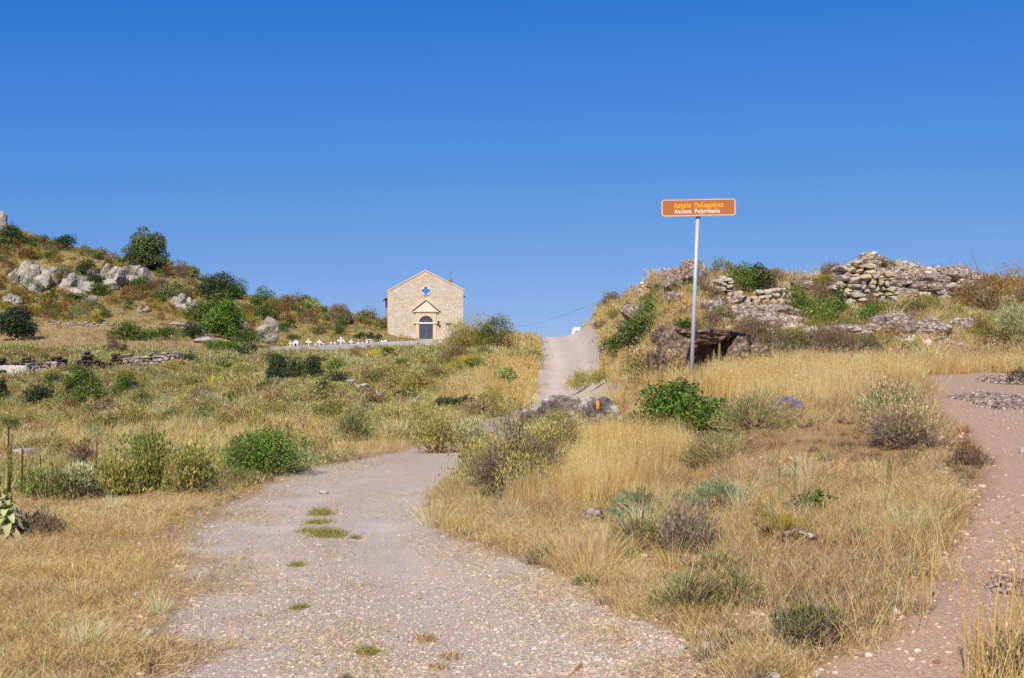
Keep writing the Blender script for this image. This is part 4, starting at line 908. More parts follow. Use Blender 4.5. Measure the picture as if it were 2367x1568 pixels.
def dome_clumps(r, w, d, h, n, squash=0.8, spread=1.0):
    """centres and radii of the leaf clumps that make up one crown"""
    t = rdir(n, r); t[:, 2] = np.abs(t[:, 2])**0.8; q_ = r.uniform(0.35, 0.86, n)[:, None]*spread
    c = t*q_*np.array([w/2, d/2, h*squash]); rad = r.uniform(0.20, 0.36, n)*min(w, d, h*1.5)*(n/12.0)**-0.33*1.15
    return c, rad
def foliage(mb, r, c, rad, n, Ln, Wd, pal, mode='leaf', base=None, v=0.14, zmin=0.02, extra=None):
    k = r.choice(len(c), n, p=(rad**2)/(rad**2).sum()); d = rdir(n, r); d[:, 2] = np.where(d[:, 2] < -0.35, -d[:, 2], d[:, 2])
    p = c[k]+d*(rad[k]*r.uniform(0.45, 1.08, n)**0.6)[:, None]; p[:, 2] = np.maximum(p[:, 2], zmin)
    tone = np.exp(r.normal(0, 0.16, len(c)))[k][:, None]
    col = np.clip(vary(PAL[pal], n, v)*tone, 0.004, 0.8)
    if extra:
        for e, frac in extra:
            m = r.random(len(c))[k] < frac; col[m] = vary(PAL[e], int(m.sum()), v)
    o = unit(d+rdir(n, r)*0.7)
    if mode == 'leaf':
        t = unit(np.cross(o, rdir(n, r))+o*0.35); add_leaves(mb, p, t, o, Ln*r.uniform(.7, 1.3, n), Wd*r.uniform(.7, 1.3, n), col)
    elif mode == 'upright':
        t = unit(o*0.55+np.array([0, 0, 0.8])+rdir(n, r)*0.35); add_leaves(mb, p, t, unit(o+rdir(n, r)*.6), Ln*r.uniform(.7, 1.3, n), Wd*r.uniform(.7, 1.2, n), col)
    else:
        t = unit(o+np.array([0, 0, 0.35])); add_blades(mb, p-t*Ln*.3, t, Ln*r.uniform(.7, 1.3, n), Wd, rdir(n, r)*Ln*.15, col)
def shrub(kind, pal, px, py, w, h, name, label, group=None, extra=None, Y=None, ymin=4.0, dens=1.0, cat='shrub', depth=0.9, loc=None, seed=None):
    g = ground(px, py, ymin, Y) if loc is None else np.asarray(loc, float)
    s_ = g[1]/F; pxm = g[1]/1250.0                          # metres to one picture point at that distance
    wm, hm = w*s_*(1.24 if kind == 'leaf' else 1.28 if kind == 'cushion' and g[1] < 20 else 1.12), h*s_*(1.12 if kind == 'tree' else 1.45 if kind == 'leaf' and 20 < g[1] < 90 else 1.05 if kind == 'cushion' and g[1] < 20 else 1.3 if g[1] < 90 else 1.15); FP.append((g[0], g[1], wm*.42, hm)); sd_ = int(px*7+py*13) if seed is None else seed; r = np.random.default_rng(sd_)
    area = (wm/pxm)*(hm/pxm); far = area < 900
    if kind == 'leaf': Lb, asp, cov, ncl = 0.055, .5, 3.4, 26
    elif kind == 'small': Lb, asp, cov, ncl = 0.03, .5, 3.6, 30
    elif kind == 'sage': Lb, asp, cov, ncl = 0.05, .36, 2.4, 30
    elif kind == 'cushion': Lb, asp, cov, ncl = 0.035, .12, 5.0, 12
    elif kind == 'twig': Lb, asp, cov, ncl = 0.04, .3, 1.5, 22
    elif kind == 'tree': Lb, asp, cov, ncl = 0.09, .5, 6.0, 64
    Ln = max(Lb, 2.3*pxm*(0.75 if far or kind == 'sage' else 1)); n = int(min(30000, max(160, dens*cov*1.5*area*pxm*pxm/(Ln*Ln*asp))))
    if kind == 'cushion': n = int(min(26000, max(300, dens*2.8*area*pxm*pxm/(Ln*max(0.005, pxm*.6)))))
    root = empty(name, g, label, cat, group); mat = M_LEAF if kind in ('leaf', 'small', 'tree') else M_SAGE if kind in ('sage', 'cushion') else M_DRY
    if kind == 'tree':
        tk = MB(); hb = hm*0.30; c, rad = dome_clumps(r, wm*.92, wm*.86*depth, hm*.86, 64, .95); c[:, 2] += hm*(.04+.12*(py < 640)); rad *= 1.05
        add_tube(tk, [(0, 0, -.3), (wm*.02, 0, hb*.6), (wm*.03, 0, hb*1.2), (0, 0, hm*.7)], [wm*.06, wm*.045, wm*.035, wm*.01], 8, lin((96, 82, 68)))
        for cc in c[::2]: add_tube(tk, [(wm*.03, 0, hb*r.uniform(.7, 1.2)), tuple(cc*np.array([.5, .5, .8])), tuple(cc)], [wm*.02, wm*.012, wm*.004], 5, lin((96, 82, 68)))
        tk.build('trunk', M_BARK, parent=root); mb = MB(); foliage(mb, r, c, rad, n, Ln, Ln*asp, pal, 'leaf', extra=extra, zmin=hm*.08); mb.build('crown', mat, parent=root)
        return root
    c, rad = dome_clumps(r, wm*.95, wm*.92*depth, hm*.82, ncl, 1.0); c[:, 2] *= (1+.35*fbm(c[:, 0]*2.2/wm+sd_, c[:, 1]*2.2/wm, seed=3, o=2)); rad = rad*np.exp(r.normal(0, .22, len(rad)))
    c = c[c[:, 2] > -1]; mb = MB()
    if kind == 'twig':
        m = int(min(5200, max(60, dens*area*0.9))); d = rdir(m, r); d[:, 2] = np.abs(d[:, 2])*.9+.12; d = unit(d); R_ = np.array([wm/2, wm/2*depth, hm])
        kk = r.choice(len(c), m, p=(rad**2)/(rad**2).sum()); dd = rdir(m, r); p0 = c[kk]+dd*(rad[kk]*r.uniform(0, .9, m))[:, None]; p0[:, 2] = np.maximum(p0[:, 2]*r.uniform(.4, 1, m), 0); p1 = p0+unit(d*.6+dd*.6+rdir(m, r)*.8+np.array([0, 0, .5]))*(wm*r.uniform(.05, .17, m))[:, None]; p1[:, 2] = np.maximum(p1[:, 2], 0)
        rr_ = max(.0022, .28*pxm); add_sticks(mb, p0, p1, rr_, rr_*.6, vary(PAL['twig'], m, .16))
        foliage(mb, r, c, rad, n, Ln, Ln*asp, pal, 'upright', extra=extra)
        mb.build('branches', M_DRY, parent=root)
        return root
    if kind == 'cushion':
        d = rdir(n, r); d[:, 2] = np.abs(d[:, 2]); q_ = r.uniform(.72, 1.0, n)[:, None]; lump = (1+.5*fbm(d[:, 0]*1.8+sd_, d[:, 1]*1.8, d[:, 2]*1.8, seed=sd_ % 97, o=3)+.15*fbm(d[:, 0]*6+sd_, d[:, 1]*6, d[:, 2]*6, seed=sd_ % 97, o=2))[:, None]
        p = d*np.array([wm/2, wm/2*depth, hm*.92])*q_*lump; t = unit(d+np.array([0, 0, .55])+rdir(n, r)*.5)
        col = vary(PAL[pal], n, .16)*np.exp(.35*fbm(d[:, 0]*5+sd_, d[:, 1]*5, d[:, 2]*5, seed=5, o=2))[:, None]
        if extra:
            for e, frac in extra: m = fbm(d[:, 0]*1.5+sd_, d[:, 1]*1.5, d[:, 2]*1.5, seed=9, o=2)*.7+.5 < frac; col[m] = vary(PAL[e], int(m.sum()), .16)
        add_blades(mb, p-t*Ln*.4, t, Ln*r.uniform(.6, 1.3, n), max(.005, pxm*.5), rdir(n, r)*Ln*.2, np.clip(col, .004, .8))
        mb.build('foliage', mat, parent=root)
    else:
        foliage(mb, r, c, rad, n, Ln, Ln*asp, pal, 'upright' if kind == 'sage' else 'leaf', extra=extra)
        mb.build('foliage', mat, parent=root)
    if not far:
        st = MB(); k_ = r.choice(len(c), 110); p1 = c[k_]+unit(c[k_]+rdir(110, r)*hm*.3)*(rad[k_]*r.uniform(.2, 1.5, 110))[:, None]; p1[:, 2] = np.maximum(p1[:, 2], .03); p0 = np.stack([p1[:, 0]*.3, p1[:, 1]*.3, p1[:, 2]*r.uniform(0, .4, 110)-.01], 1)
        add_sticks(st, p0, p1, max(.006, pxm*.35), max(.003, pxm*.15), vary(PAL['brown'], 110, .15)); st.build('stems', M_BARK, parent=root)
    return root
FH = 'trees and shrubs on the left hillside'; FM = 'shrubs on the middle slope'; FR = 'shrubs on the right hill'; FB = 'plants on the near bank'; FL = 'plants left of the road'
T = 'tree'
for a in [ # kind, palette, px, base row, width, height, name, label, group, options
 ('tree','treegreen',337,626,100,94,'round_tree','large round grey green tree standing alone on the left hill crest',FH,dict(cat=T,Y=208,dens=1.3)),
 ('tree','dark',38,786,86,94,'dark_tree','dense dark green tree in the upper field at the left edge',FH,dict(cat=T,Y=128,dens=1.2)),
 ('tree','bright',519,783,104,92,'fig_tree','bright green fig tree among pale rocks at the foot of the hill',FH,dict(cat=T,Y=152,dens=1.2)),
 ('tree','green',187,922,84,84,'bushy_tree','rounded green tree standing before the rubble terrace walls',FL,dict(cat=T,Y=62)),
 ('leaf','dark',22,566,52,46,'green_shrub','dark bush on the skyline at the far left',FH,dict(Y=218)),
 ('leaf','olive',62,563,36,30,'olive_shrub','olive bush on the skyline right of the far left dark bush',FH,dict(Y=215)),
 ('leaf','green',99,562,26,20,'green_shrub','small green bush on the skyline between two larger ones',FH,dict(Y=214)),
 ('leaf','dark',147,577,66,30,'green_shrub','low wide dark bush on the skyline above the white crags',FH,dict(Y=213)),
 ('leaf','olive',234,592,44,18,'green_shrub','thin green fringe of bush on the skyline left of the round tree',FH,dict(Y=210)),
 ('leaf','green',372,640,26,20,'green_shrub','small bush in the shade of the big round tree',FH,dict(Y=198)),
 ('twig','brown',427,642,54,38,'bare_bush','bare twiggy bush on the crest right of the round tree',FH,dict(Y=193)),
 ('leaf','olive',448,646,34,30,'olive_shrub','olive bush just behind the bare twiggy bush',FH,dict(Y=190)),
 ('leaf','dark',502,694,92,62,'dark_shrub','large dark green thicket on the crest above the pale slab',FH,dict(Y=182,dens=1.2)),
 ('leaf','green',545,692,52,44,'green_shrub','mid green bush at the right side of the large dark thicket',FH,dict(Y=180)),
 ('leaf','greygreen',149,662,52,54,'grey_shrub','grey olive bush growing on the white cliff',FH,dict(Y=196,extra=[('brown',.35)])),
 ('leaf','dark',202,636,52,42,'dark_shrub','dark bush leaning from the top of the cliff',FH,dict(Y=200)),
 ('leaf','dark',216,668,34,44,'dark_shrub','dark hanging growth between the cliff blocks',FH,dict(Y=195)),
 ('twig','brown',369,678,48,46,'brown_shrub','greyish brown bush below the big round tree',FH,dict(Y=188,dens=2.5)),
 ('leaf','green',322,672,48,32,'green_shrub','green bush at the foot of the layered ledge',FH,dict(Y=190)),
 ('cushion','rust',296,697,42,36,'rust_shrub','rust brown domed bush below the tall cliff block',FH,dict(Y=182,extra=[('orange',.4)])),
 ('leaf','greygreen',406,684,42,34,'grey_shrub','grey green bush above the pale tilted slab',FH,dict(Y=178)),
 ('cushion','rust',440,676,36,36,'rust_shrub','pinkish rust bush left of the large dark thicket',FH,dict(Y=182,extra=[('brown',.5)])),
 ('leaf','green',470,742,80,60,'green_shrub','rounded leafy bush behind the fig tree',FH,dict(Y=160)),
 ('leaf','dark',448,783,56,48,'dark_shrub','dark bush at the left foot of the fig tree',FH,dict(Y=150)),
 ('cushion','rust',452,735,34,18,'rust_shrub','small rust dome between the pale slab and the fig tree',FH,dict(Y=162)),
 ('cushion','yellow',416,735,34,22,'yellow_shrub','yellow green dome below the pale tilted slab',FH,dict(Y=162)),
 ('cushion','orange',392,723,30,22,'orange_shrub','ochre dome at the left of the pale tilted slab',FH,dict(Y=166)),
 ('cushion','rust',332,723,26,18,'rust_shrub','dark rust dome in the middle of the hillside',FH,dict(Y=168)),
 ('leaf','green',290,784,90,40,'hedge','left half of the long low hedge in the upper field',FH,dict(Y=128)),
 ('leaf','green',372,786,104,28,'hedge','right half of the long low hedge in the upper field',FH,dict(Y=127)),
 ('leaf','green',252,813,80,12,'ground_shrub','flat green mat by the dead vine stumps',FH,dict(Y=104)),
 ('twig','brown',267,816,30,38,'dead_vine','pale dead vine stump left of the pair in the field',FH,dict(Y=103,dens=1.2)),
 ('twig','rust',290,816,14,30,'dead_vine','brown dead vine stump right of the pair in the field',FH,dict(Y=103,dens=1.4)),
 ('leaf','bright',514,810,98,30,'green_shrub','low light green bush in front of the fig tree',FH,dict(Y=135)),
 ('leaf','green',567,792,72,34,'green_shrub','green bush against the left side of the big grey boulder',FH,dict(Y=146)),
 ('leaf','dark',563,831,34,28,'dark_shrub','small dark round bush left of the end of the cemetery wall',FH,dict(Y=110)),
 ('leaf','dark',584,812,18,16,'dark_shrub','tiny dark bush above the small dark round bush',FH,dict(Y=130)),
 ('leaf','green',608,706,44,34,'green_shrub','green bush on the crest right of the fig tree',FH,dict(Y=180)),
 ('leaf','green',612,740,46,42,'green_shrub','green bush above the big grey boulder',FH,dict(Y=168)),
 ('cushion','rust',579,735,28,32,'rust_shrub','rusty bush at the right edge of the fig tree',FH,dict(Y=165,extra=[('orange',.4)])),
 ('leaf','olive',665,719,58,40,'olive_shrub','olive bush with a brown top on the crest',FH,dict(Y=175,extra=[('rust',.25)])),
 ('cushion','rust',655,743,48,36,'rust_shrub','left of two round russet bushes above the graves',FH,dict(Y=168)),
 ('cushion','rust',713,749,48,36,'rust_shrub','right of two round russet bushes above the graves',FH,dict(Y=168,extra=[('brown',.5)])),
 ('leaf','lime',717,716,40,28,'lime_shrub','yellowish bush on the crest right of the brown topped one',FH,dict(Y=178)),
 ('twig','brown',790,746,64,50,'brown_shrub','dark twiggy brown bush on the crest left of the chapel',FH,dict(Y=176,dens=2.0,extra=[('olive',.4)])),
 ('leaf','olive',845,748,50,36,'olive_shrub','olive and brown bush close to the left of the chapel',FH,dict(Y=190,extra=[('rust',.3)])),
 ('leaf','olive',878,762,34,34,'olive_shrub','last bush touching the left corner of the chapel',FH,dict(Y=198,extra=[('orange',.3)])),
 ('leaf','olive',760,742,34,26,'olive_shrub','small olive bush between the russet and the twiggy bushes',FH,dict(Y=174)),
 ('leaf','green',679,785,34,14,'green_shrub','small green bush behind the left graves',FH,dict(Y=225)),
 ('leaf','green',784,774,30,20,'green_shrub','green bush on the slope above the lone cross',FH,dict(Y=168)),
 ('leaf','dark',850,784,84,12,'green_shrub','flat dark green strip beside the chapel base',FH,dict(Y=232)),
 ('leaf','olive',740,772,44,20,'olive_shrub','pale olive bush just above the crosses',FH,dict(Y=164)),
 ('cushion','orange',752,763,30,20,'orange_shrub','ochre dome above the crosses',FH,dict(Y=168)),
 # middle slope
 ('leaf','dark',648,884,54,64,'dark_shrub','left and tallest of three merged dark bushes on the middle slope',FM,dict()),
 ('leaf','dark',680,888,52,52,'dark_shrub','middle one of three merged dark bushes on the middle slope',FM,dict()),
 ('leaf','dark',722,880,52,44,'dark_shrub','right one of three merged dark bushes on the middle slope',FM,dict()),
 ('leaf','bright',774,872,64,30,'bright_shrub','bright green sprawling bush right of the three dark bushes',FM,dict()),
 ('leaf','green',611,918,44,30,'green_shrub','small leafy bush below the three dark bushes',FM,dict()),
 ('leaf','dark',858,952,56,26,'dark_shrub','low dark patch of bush below the stone pile',FM,dict()),
 ('leaf','dark',1068,946,60,22,'dark_shrub','dark low bush in the lower right of the middle slope',FM,dict()),
 ('small','bright',601,1096,170,108,'bright_shrub','big bright green bush at the left edge of the road bend',FL,dict(ymin=12)),
 ('sage','sage',1082,812,100,66,'sage_bush','left half of the shrubby knoll in front of the chapel corner',FM,dict(extra=[('brown',.2)])),
 ('sage','olive',1142,812,96,70,'sage_bush','right half of the shrubby knoll in front of the chapel corner',FM,dict(extra=[('dark',.25)])),
 ('sage','brown',1052,838,80,34,'brown_shrub','brownish bush under the knoll',FM,dict()),
 ('leaf','lime',1150,886,92,30,'lime_shrub','yellow green cushion beside the far stretch of road',FM,dict()),
 ('sage','sage',925,905,70,36,'sage_bush','tan sage bush right of the pile of grey stones',FM,dict()),
 ('sage','brown',1000,880,60,30,'brown_shrub','dark brown bush on the slope below the chapel',FM,dict(extra=[('lime',.2)])),
 ('sage','sage',630,975,90,44,'sage_bush','broad tan bush above the big bright bush',FM,dict()),
 ('sage','sage',1010,1048,110,74,'sage_bush','pale sage bush spilling to the far edge of the road',FM,dict(ymin=15,extra=[('dark',.1)])),
 ('sage','palesage',1085,1034,90,60,'sage_bush','pale sage bush beyond the grey twiggy bush',FM,dict(ymin=15)),
 ('sage','greygreen',815,1020,110,60,'grey_shrub','soft grey green bush behind the strawy gap by the road',FM,dict(ymin=15)),
 ('sage','sage',905,985,90,40,'sage_bush','rounded straw coloured bush in the lower middle slope',FM,dict()),
 ('sage','olive',760,975,80,38,'olive_shrub','olive bush in the lower middle slope',FM,dict()),
 # left near
 ('sage','lime',352,1132,150,128,'sage_thicket','tallest leafy yellow green sage thicket left of the road',FL,dict(ymin=11,dens=1.6,extra=[('sage',.5)])),
 ('sage','sage',440,1142,120,106,'sage_thicket','right part of the sage thicket with tan leaves',FL,dict(ymin=11,dens=1.4,extra=[('lime',.3)])),
 ('sage','sage',262,1144,110,80,'sage_thicket','lower middle part of the sage thicket',FL,dict(ymin=11,dens=1.3,extra=[('lime',.3)])),
 ('sage','palesage',160,1156,120,92,'sage_thicket','pale woolly plant clump left of the sage thicket',FL,dict(ymin=11,dens=1.4,extra=[('greygreen',.3)])),
 ('sage','lime',84,1152,90,76,'sage_thicket','light green clump beside the fence posts',FL,dict(ymin=11,dens=1.2)),
 ('twig','brown',96,1236,110,46,'brown_shrub','brown dry tangle at the base of the mullein',FL,dict(dens=1.3)),
 ('leaf','dark',90,940,70,50,'dark_shrub','dark bush below the whitewashed hut',FL,dict(Y=50)),
 ('leaf','lime',136,944,34,40,'lime_shrub','yellow green bush between the dark bush and the tree',FL,dict(Y=50)),
 ('leaf','dark',5,934,24,60,'dark_shrub','dark bush cut by the left edge',FL,dict(Y=52)),
 ('leaf','green',215,944,86,44,'green_shrub','grassy green hummock under the bushy tree',FL,dict(Y=50)),
 ('leaf','green',292,912,56,34,'green_shrub','dark grassy hummock right of the bushy tree',FL,dict(Y=54)),
 ('leaf','green',520,868,70,26,'green_shrub','green hummock below the grey terrace wall',FL,dict(Y=68)),
 ('cushion','rust',162,956,44,28,'rust_shrub','rust mound below the bushy tree',FL,dict(Y=40)),
 ('cushion','brownstraw',208,956,46,30,'tan_shrub','tan mound right of the rust mound',FL,dict(Y=40)),
 ('cushion','rust',260,964,60,22,'rust_shrub','reddish brown patch in the left dip',FL,dict(Y=36,extra=[('brown',.4)])),
 ('cushion','greygreen',337,958,50,34,'grey_shrub','grey green mound in the left dip',FL,dict(Y=36)),
 ('leaf','green',236,1008,48,30,'green_shrub','green bush with a pale stone behind it',FL,dict(Y=24)),
 ('cushion','palesage',228,1036,54,40,'pale_shrub','pale greyish dome behind the sage thicket',FL,dict(Y=21)),
 ('cushion','orange',120,1052,140,42,'orange_shrub','long ochre brown mass of low bush behind the posts',FL,dict(Y=20,extra=[('olive',.4)])),
 ('twig','brown',184,1078,64,52,'brown_shrub','grey bare twigs behind the pale woolly clump',FL,dict(Y=17,dens=1.2)),
 ('cushion','rust',10,908,34,26,'rust_shrub','rust dome under the whitewashed hut',FL,dict(Y=56)),
 ('cushion','sage',60,990,90,40,'sage_bush','straw green mound in the far left dip',FL,dict(Y=30)),
 ('leaf','olive',445,905,50,26,'olive_shrub','olive bush amid yellow flowers on the left slope',FL,dict(Y=45)),
 ('twig','brown',470,925,50,30,'brown_shrub','small brown bush under the olive bush',FL,dict(Y=41,dens=1.5)),
 # right hill
 ('leaf','bright',1514,728,62,36,'green_strip','top clump of the green bush strip climbing the right hill',FR,dict(Y=41)),
 ('leaf','green',1486,782,92,54,'green_strip','middle clump of the green bush strip climbing the right hill',FR,dict(Y=36,extra=[('bright',.3)])),
 ('leaf','dark',1466,812,70,52,'dark_shrub','dark grey green bush beside the middle of the strip',FR,dict(Y=34,extra=[('olive',.4)])),
 ('leaf','green',1426,834,42,54,'green_strip','lowest clump of the green bush strip by the road bank',FR,dict(Y=32)),
 ('leaf','green',1577,676,58,34,'green_shrub','green bush clinging to the pale crag',FR,dict(Y=42)),
 ('leaf','bright',1712,676,90,42,'bright_shrub','low bright bush on the skyline above the ruined wall',FR,dict(Y=37.5)),
 ('leaf','dark',1756,672,66,56,'dark_shrub','taller dark bush on the skyline above the ruined wall',FR,dict(Y=37)),
 ('leaf','green',1855,730,74,56,'green_shrub','green bush over the right end of the low ruined wall',FR,dict(Y=33,extra=[('lime',.2)])),
 ('leaf','bright',1900,762,96,56,'bright_shrub','light green bush left of the tower foot',FR,dict(Y=31,extra=[('sage',.25)])),
 ('leaf','green',1942,722,30,50,'green_shrub','narrow green bush against the tower stones',FR,dict(Y=34)),
 ('leaf','bright',2012,742,66,34,'bright_shrub','vivid green bush right at the foot of the ruined tower',FR,dict(Y=32)),
 ('twig','brown',1898,712,70,48,'brown_shrub','grey mauve dry bush above the light green bush',FR,dict(Y=34,dens=1.8)),
 ('twig','yellow',1908,684,72,44,'yellow_shrub','yellowish dry bush left of the ruined tower',FR,dict(Y=37,dens=1.8)),
 ('twig','brown',1926,650,54,38,'brown_shrub','purple grey dry bush on the skyline left of the pyramid',FR,dict(Y=42,dens=1.8)),
 ('cushion','olive',2110,726,66,32,'dark_dome','dark olive dome bush on the grass right of the tower',FR,dict(Y=33,extra=[('dark',.5)])),
 ('cushion','orange',2308,728,206,90,'orange_dome','wide orange brown domed bush on the right skyline',FR,dict(Y=36,extra=[('brown',.45)])),
 ('sage','palesage',2334,800,120,120,'sage_bush','tall pale sage bush at the right edge',FR,dict(Y=26,dens=1.1,extra=[('brown',.25)])),
 ('sage','sage',2272,796,70,70,'sage_bush','lower pale sage bush left of the tall one',FR,dict(Y=27,extra=[('brown',.3)])),
 ('sage','brownstraw',1486,886,110,74,'dry_sage','brown gone to seed sage bush left of the sign post',FR,dict(Y=22,dens=1.3,extra=[('sage',.3)])),
 ('sage','brownstraw',1560,870,60,50,'dry_sage','seedy sage bush right behind the first brown one',FR,dict(Y=23,extra=[('sage',.3)])),
 ('twig','brown',1745,832,120,80,'dry_thicket','left part of the brown dry thicket right of the post',FR,dict(Y=24,dens=1.7)),
 ('twig','olive',1835,836,130,84,'dry_thicket','middle part of the brown dry thicket',FR,dict(Y=23.5,dens=1.7)),
 ('twig','brown',1930,838,120,70,'dry_thicket','right part of the brown dry thicket',FR,dict(Y=23.5,dens=1.7)),
 ('twig','olive',1990,816,90,44,'dry_thicket','low yellowish end of the brown dry thicket',FR,dict(Y=25,dens=1.5)),
 ('leaf','dark',1705,790,34,30,'dark_shrub','small dark bush above the hollow of the outcrop',FR,dict(Y=26.5)),
 ('leaf','green',1585,770,44,40,'green_shrub','small green bush on top of the overhanging outcrop',FR,dict(Y=29)),
 ('cushion','dark',2358,888,50,36,'dark_dome','small dark green dome at the right edge beyond the path',FR,dict(Y=21.5)),
 ('cushion','brown',1655,700,44,30,'brown_shrub','brown dry dome left of the tall wall end',FR,dict(Y=38)),
 ('sage','olive',1425,742,50,26,'olive_shrub','olive bush on the skyline where the bank meets the sky',FR,dict(Y=60)),
 ('sage','brown',1392,764,50,22,'brown_shrub','brown bush on the bank crest above the van',FR,dict(Y=60)),
 ('leaf','green',1660,690,44,24,'green_shrub','green tuft of bush behind the sign post on the hill',FR,dict(Y=41)),
 ('sage','sage',1345,905,70,40,'sage_bush','pale sage bush at the right side of the far road',FR,dict(Y=26)),
 ('sage','sage',1385,895,70,36,'sage_bush','second pale sage bush beside the far road',FR,dict(Y=27)),
 ('sage','brownstraw',1560,762,60,26,'dry_sage','dry bush on the left top edge of the overhanging outcrop',FR,dict(Y=30)),
 ('twig','brown',1640,752,60,24,'brown_shrub','dry brown bush on top of the overhanging outcrop',FR,dict(Y=30,dens=1.5)),
 ('sage','olive',1530,868,60,46,'olive_shrub','olive bush at the left foot of the overhanging outcrop',FR,dict(Y=25)),
 # near bank
 ('leaf','green',1578,1012,226,98,'mastic_bush','glossy deep green mastic bush with red shoots below the sign post',FB,dict(ymin=14,dens=1.6,extra=[('bright',.45),('red',.12)])),
 ('leaf','green',1578,925,50,34,'mastic_bush','upper shoot of the glossy mastic bush in front of the post foot',FB,dict(Y=18.6,extra=[('bright',.3),('red',.12)])),
 ('leaf','green',1660,970,64,50,'mastic_bush','right shoot of the glossy mastic bush with red leaves',FB,dict(ymin=16,extra=[('bright',.3),('red',.14)])),
 ('leaf','green',1466,1010,74,44,'mastic_bush','low left wing of the glossy mastic bush',FB,dict(ymin=14,extra=[('bright',.2)])),
 ('leaf','red',1441,986,54,36,'red_shrub','little bush of red leaves beside the painted boulder',FB,dict(ymin=15)),
 ('leaf','green',1418,968,42,34,'green_shrub','little green bush touching the painted boulder',FB,dict(ymin=15)),
 ('twig','sage',1200,1146,210,208,'twiggy_bush','big grey twiggy bush with pale yellow tips at the road bend',FB,dict(ymin=12,dens=1.0)),
 ('twig','sage',1284,1080,140,130,'twiggy_bush','right shoulder of the big grey twiggy bush',FB,dict(ymin=13,dens=.9)),
 ('sage','sage',1098,1092,96,70,'sage_bush','pale yellowish branchlets hanging over the road edge',FB,dict(ymin=13,dens=.8)),
 ('cushion','thyme',1742,992,140,92,'thyme_cushion','big grey green cushion right of the mastic bush',FB,dict()),
 ('cushion','lav',1818,946,60,34,'lavender_patch','patch of faded lavender flowers on the big cushion',FB,dict()),
 ('cushion','thyme',1666,1072,160,78,'thyme_cushion','wide low cushion below the mastic bush',FB,dict(extra=[('brown',.25)])),
 ('cushion','bluethyme',1662,1180,118,74,'thyme_cushion','blue green cushion beside two tall straw stalks',FB,dict()),
 ('cushion','thyme',1568,1168,56,40,'thyme_cushion','small cushion between the two larger blue green ones',FB,dict()),
 ('cushion','bluethyme',1470,1192,106,66,'thyme_cushion','green cushion at the left of the cushion group',FB,dict()),
 ('cushion','thyme',1476,1262,110,76,'thyme_cushion','lower left cushion under the green one',FB,dict()),
 ('cushion','thyme',1562,1238,120,58,'thyme_cushion','long cushion reaching toward the dead grey bush',FB,dict(extra=[('lime',.3)])),
 ('twig','twig',1598,1286,140,100,'dead_bush','dead grey bush with a dark hollow in the bank',FB,dict(dens=1.0)),
 ('cushion','thyme',1582,1418,150,98,'thyme_cushion','nearest grey green cushion with dark shade below it',FB,dict()),
 ('cushion','thyme',1690,1396,140,86,'thyme_cushion','right neighbour of the nearest cushion',FB,dict(extra=[('brownstraw',.25)])),
 ('cushion','thyme',1655,1330,130,60,'thyme_cushion','upper neighbour of the nearest cushion',FB,dict(extra=[('brownstraw',.4)])),
 ('cushion','greygreen',1256,1292,56,28,'thyme_cushion','tiny grey cushion near the road, left of the bank',FB,dict()),
 ('cushion','greygreen',1360,1352,70,22,'thyme_cushion','thin grey mat on the road side of the bank',FB,dict()),
 ('cushion','yellow',1800,1244,140,56,'moss_patch','yellow mossy patch above the crumbly ledge',FB,dict(extra=[('brownstraw',.45)])),
 ('sage','palesage',2060,990,170,110,'sage_bush','pale grey sage bush with brown stems left of the footpath',FB,dict(dens=.8,extra=[('brownstraw',.4)])),
 ('twig','brownstraw',2080,1030,180,90,'brown_shrub','brown stemmy base of bush beside the footpath bend',FB,dict(dens=1.0)),
 ('twig','rust',2236,1072,84,34,'dead_bush','flattened rust brown tuft on the footpath border',FB,dict(dens=1.2)),
 ('leaf','green',1870,1180,110,34,'green_shrub','small green weeds at the foot of the pale stalks',FB,dict(dens=.35)),
 ('twig','olive',1870,1486,200,70,'green_shrub','greenish tangle at the bottom of the bank',FB,dict(dens=.9,extra=[('green',.4)])),
 ('twig','olive',2340,1580,150,110,'dark_tangle','shadowed dry tangle in the bottom right corner',FB,dict(dens=1.2,extra=[('brownstraw',.5)])),
]:
    kind, pal, px, py, w, h, nm, lab, grp, opt = a
    shrub(kind, pal, px, py, w, h, nm, lab, grp, **opt)
# yellow flower patches on the slopes
for px, py, w, h, Y, lab in [(541,928,30,24,None,'bright yellow flower clump in the centre of the left slope'), (868,834,30,22,None,'yellow flowers under the cemetery wall'), (1072,846,50,24,None,'larger yellow flower patch below the knoll'),
    (1040,858,34,16,None,'lower part of the yellow flower patch below the knoll'), (862,972,26,14,None,'small yellow flower clump low on the middle slope'), (430,925,26,12,44,'orange yellow flowers by the olive bush'), (500,890,60,16,None,'scattered yellow flowers on the upper left slope'),
    (1160,822,24,14,None,'yellow flowers right of the knoll'), (975,904,22,14,None,'little yellow tuft under the dark brown bush'), (16,880,20,10,72,'yellow flowers in front of the hut')]:
    shrub('sage', 'flower', px, py, w, h, 'yellow_flowers', lab, 'yellow flower clumps on the slopes', cat='flowers', Y=Y, dens=.6, extra=[('lime', .35)])
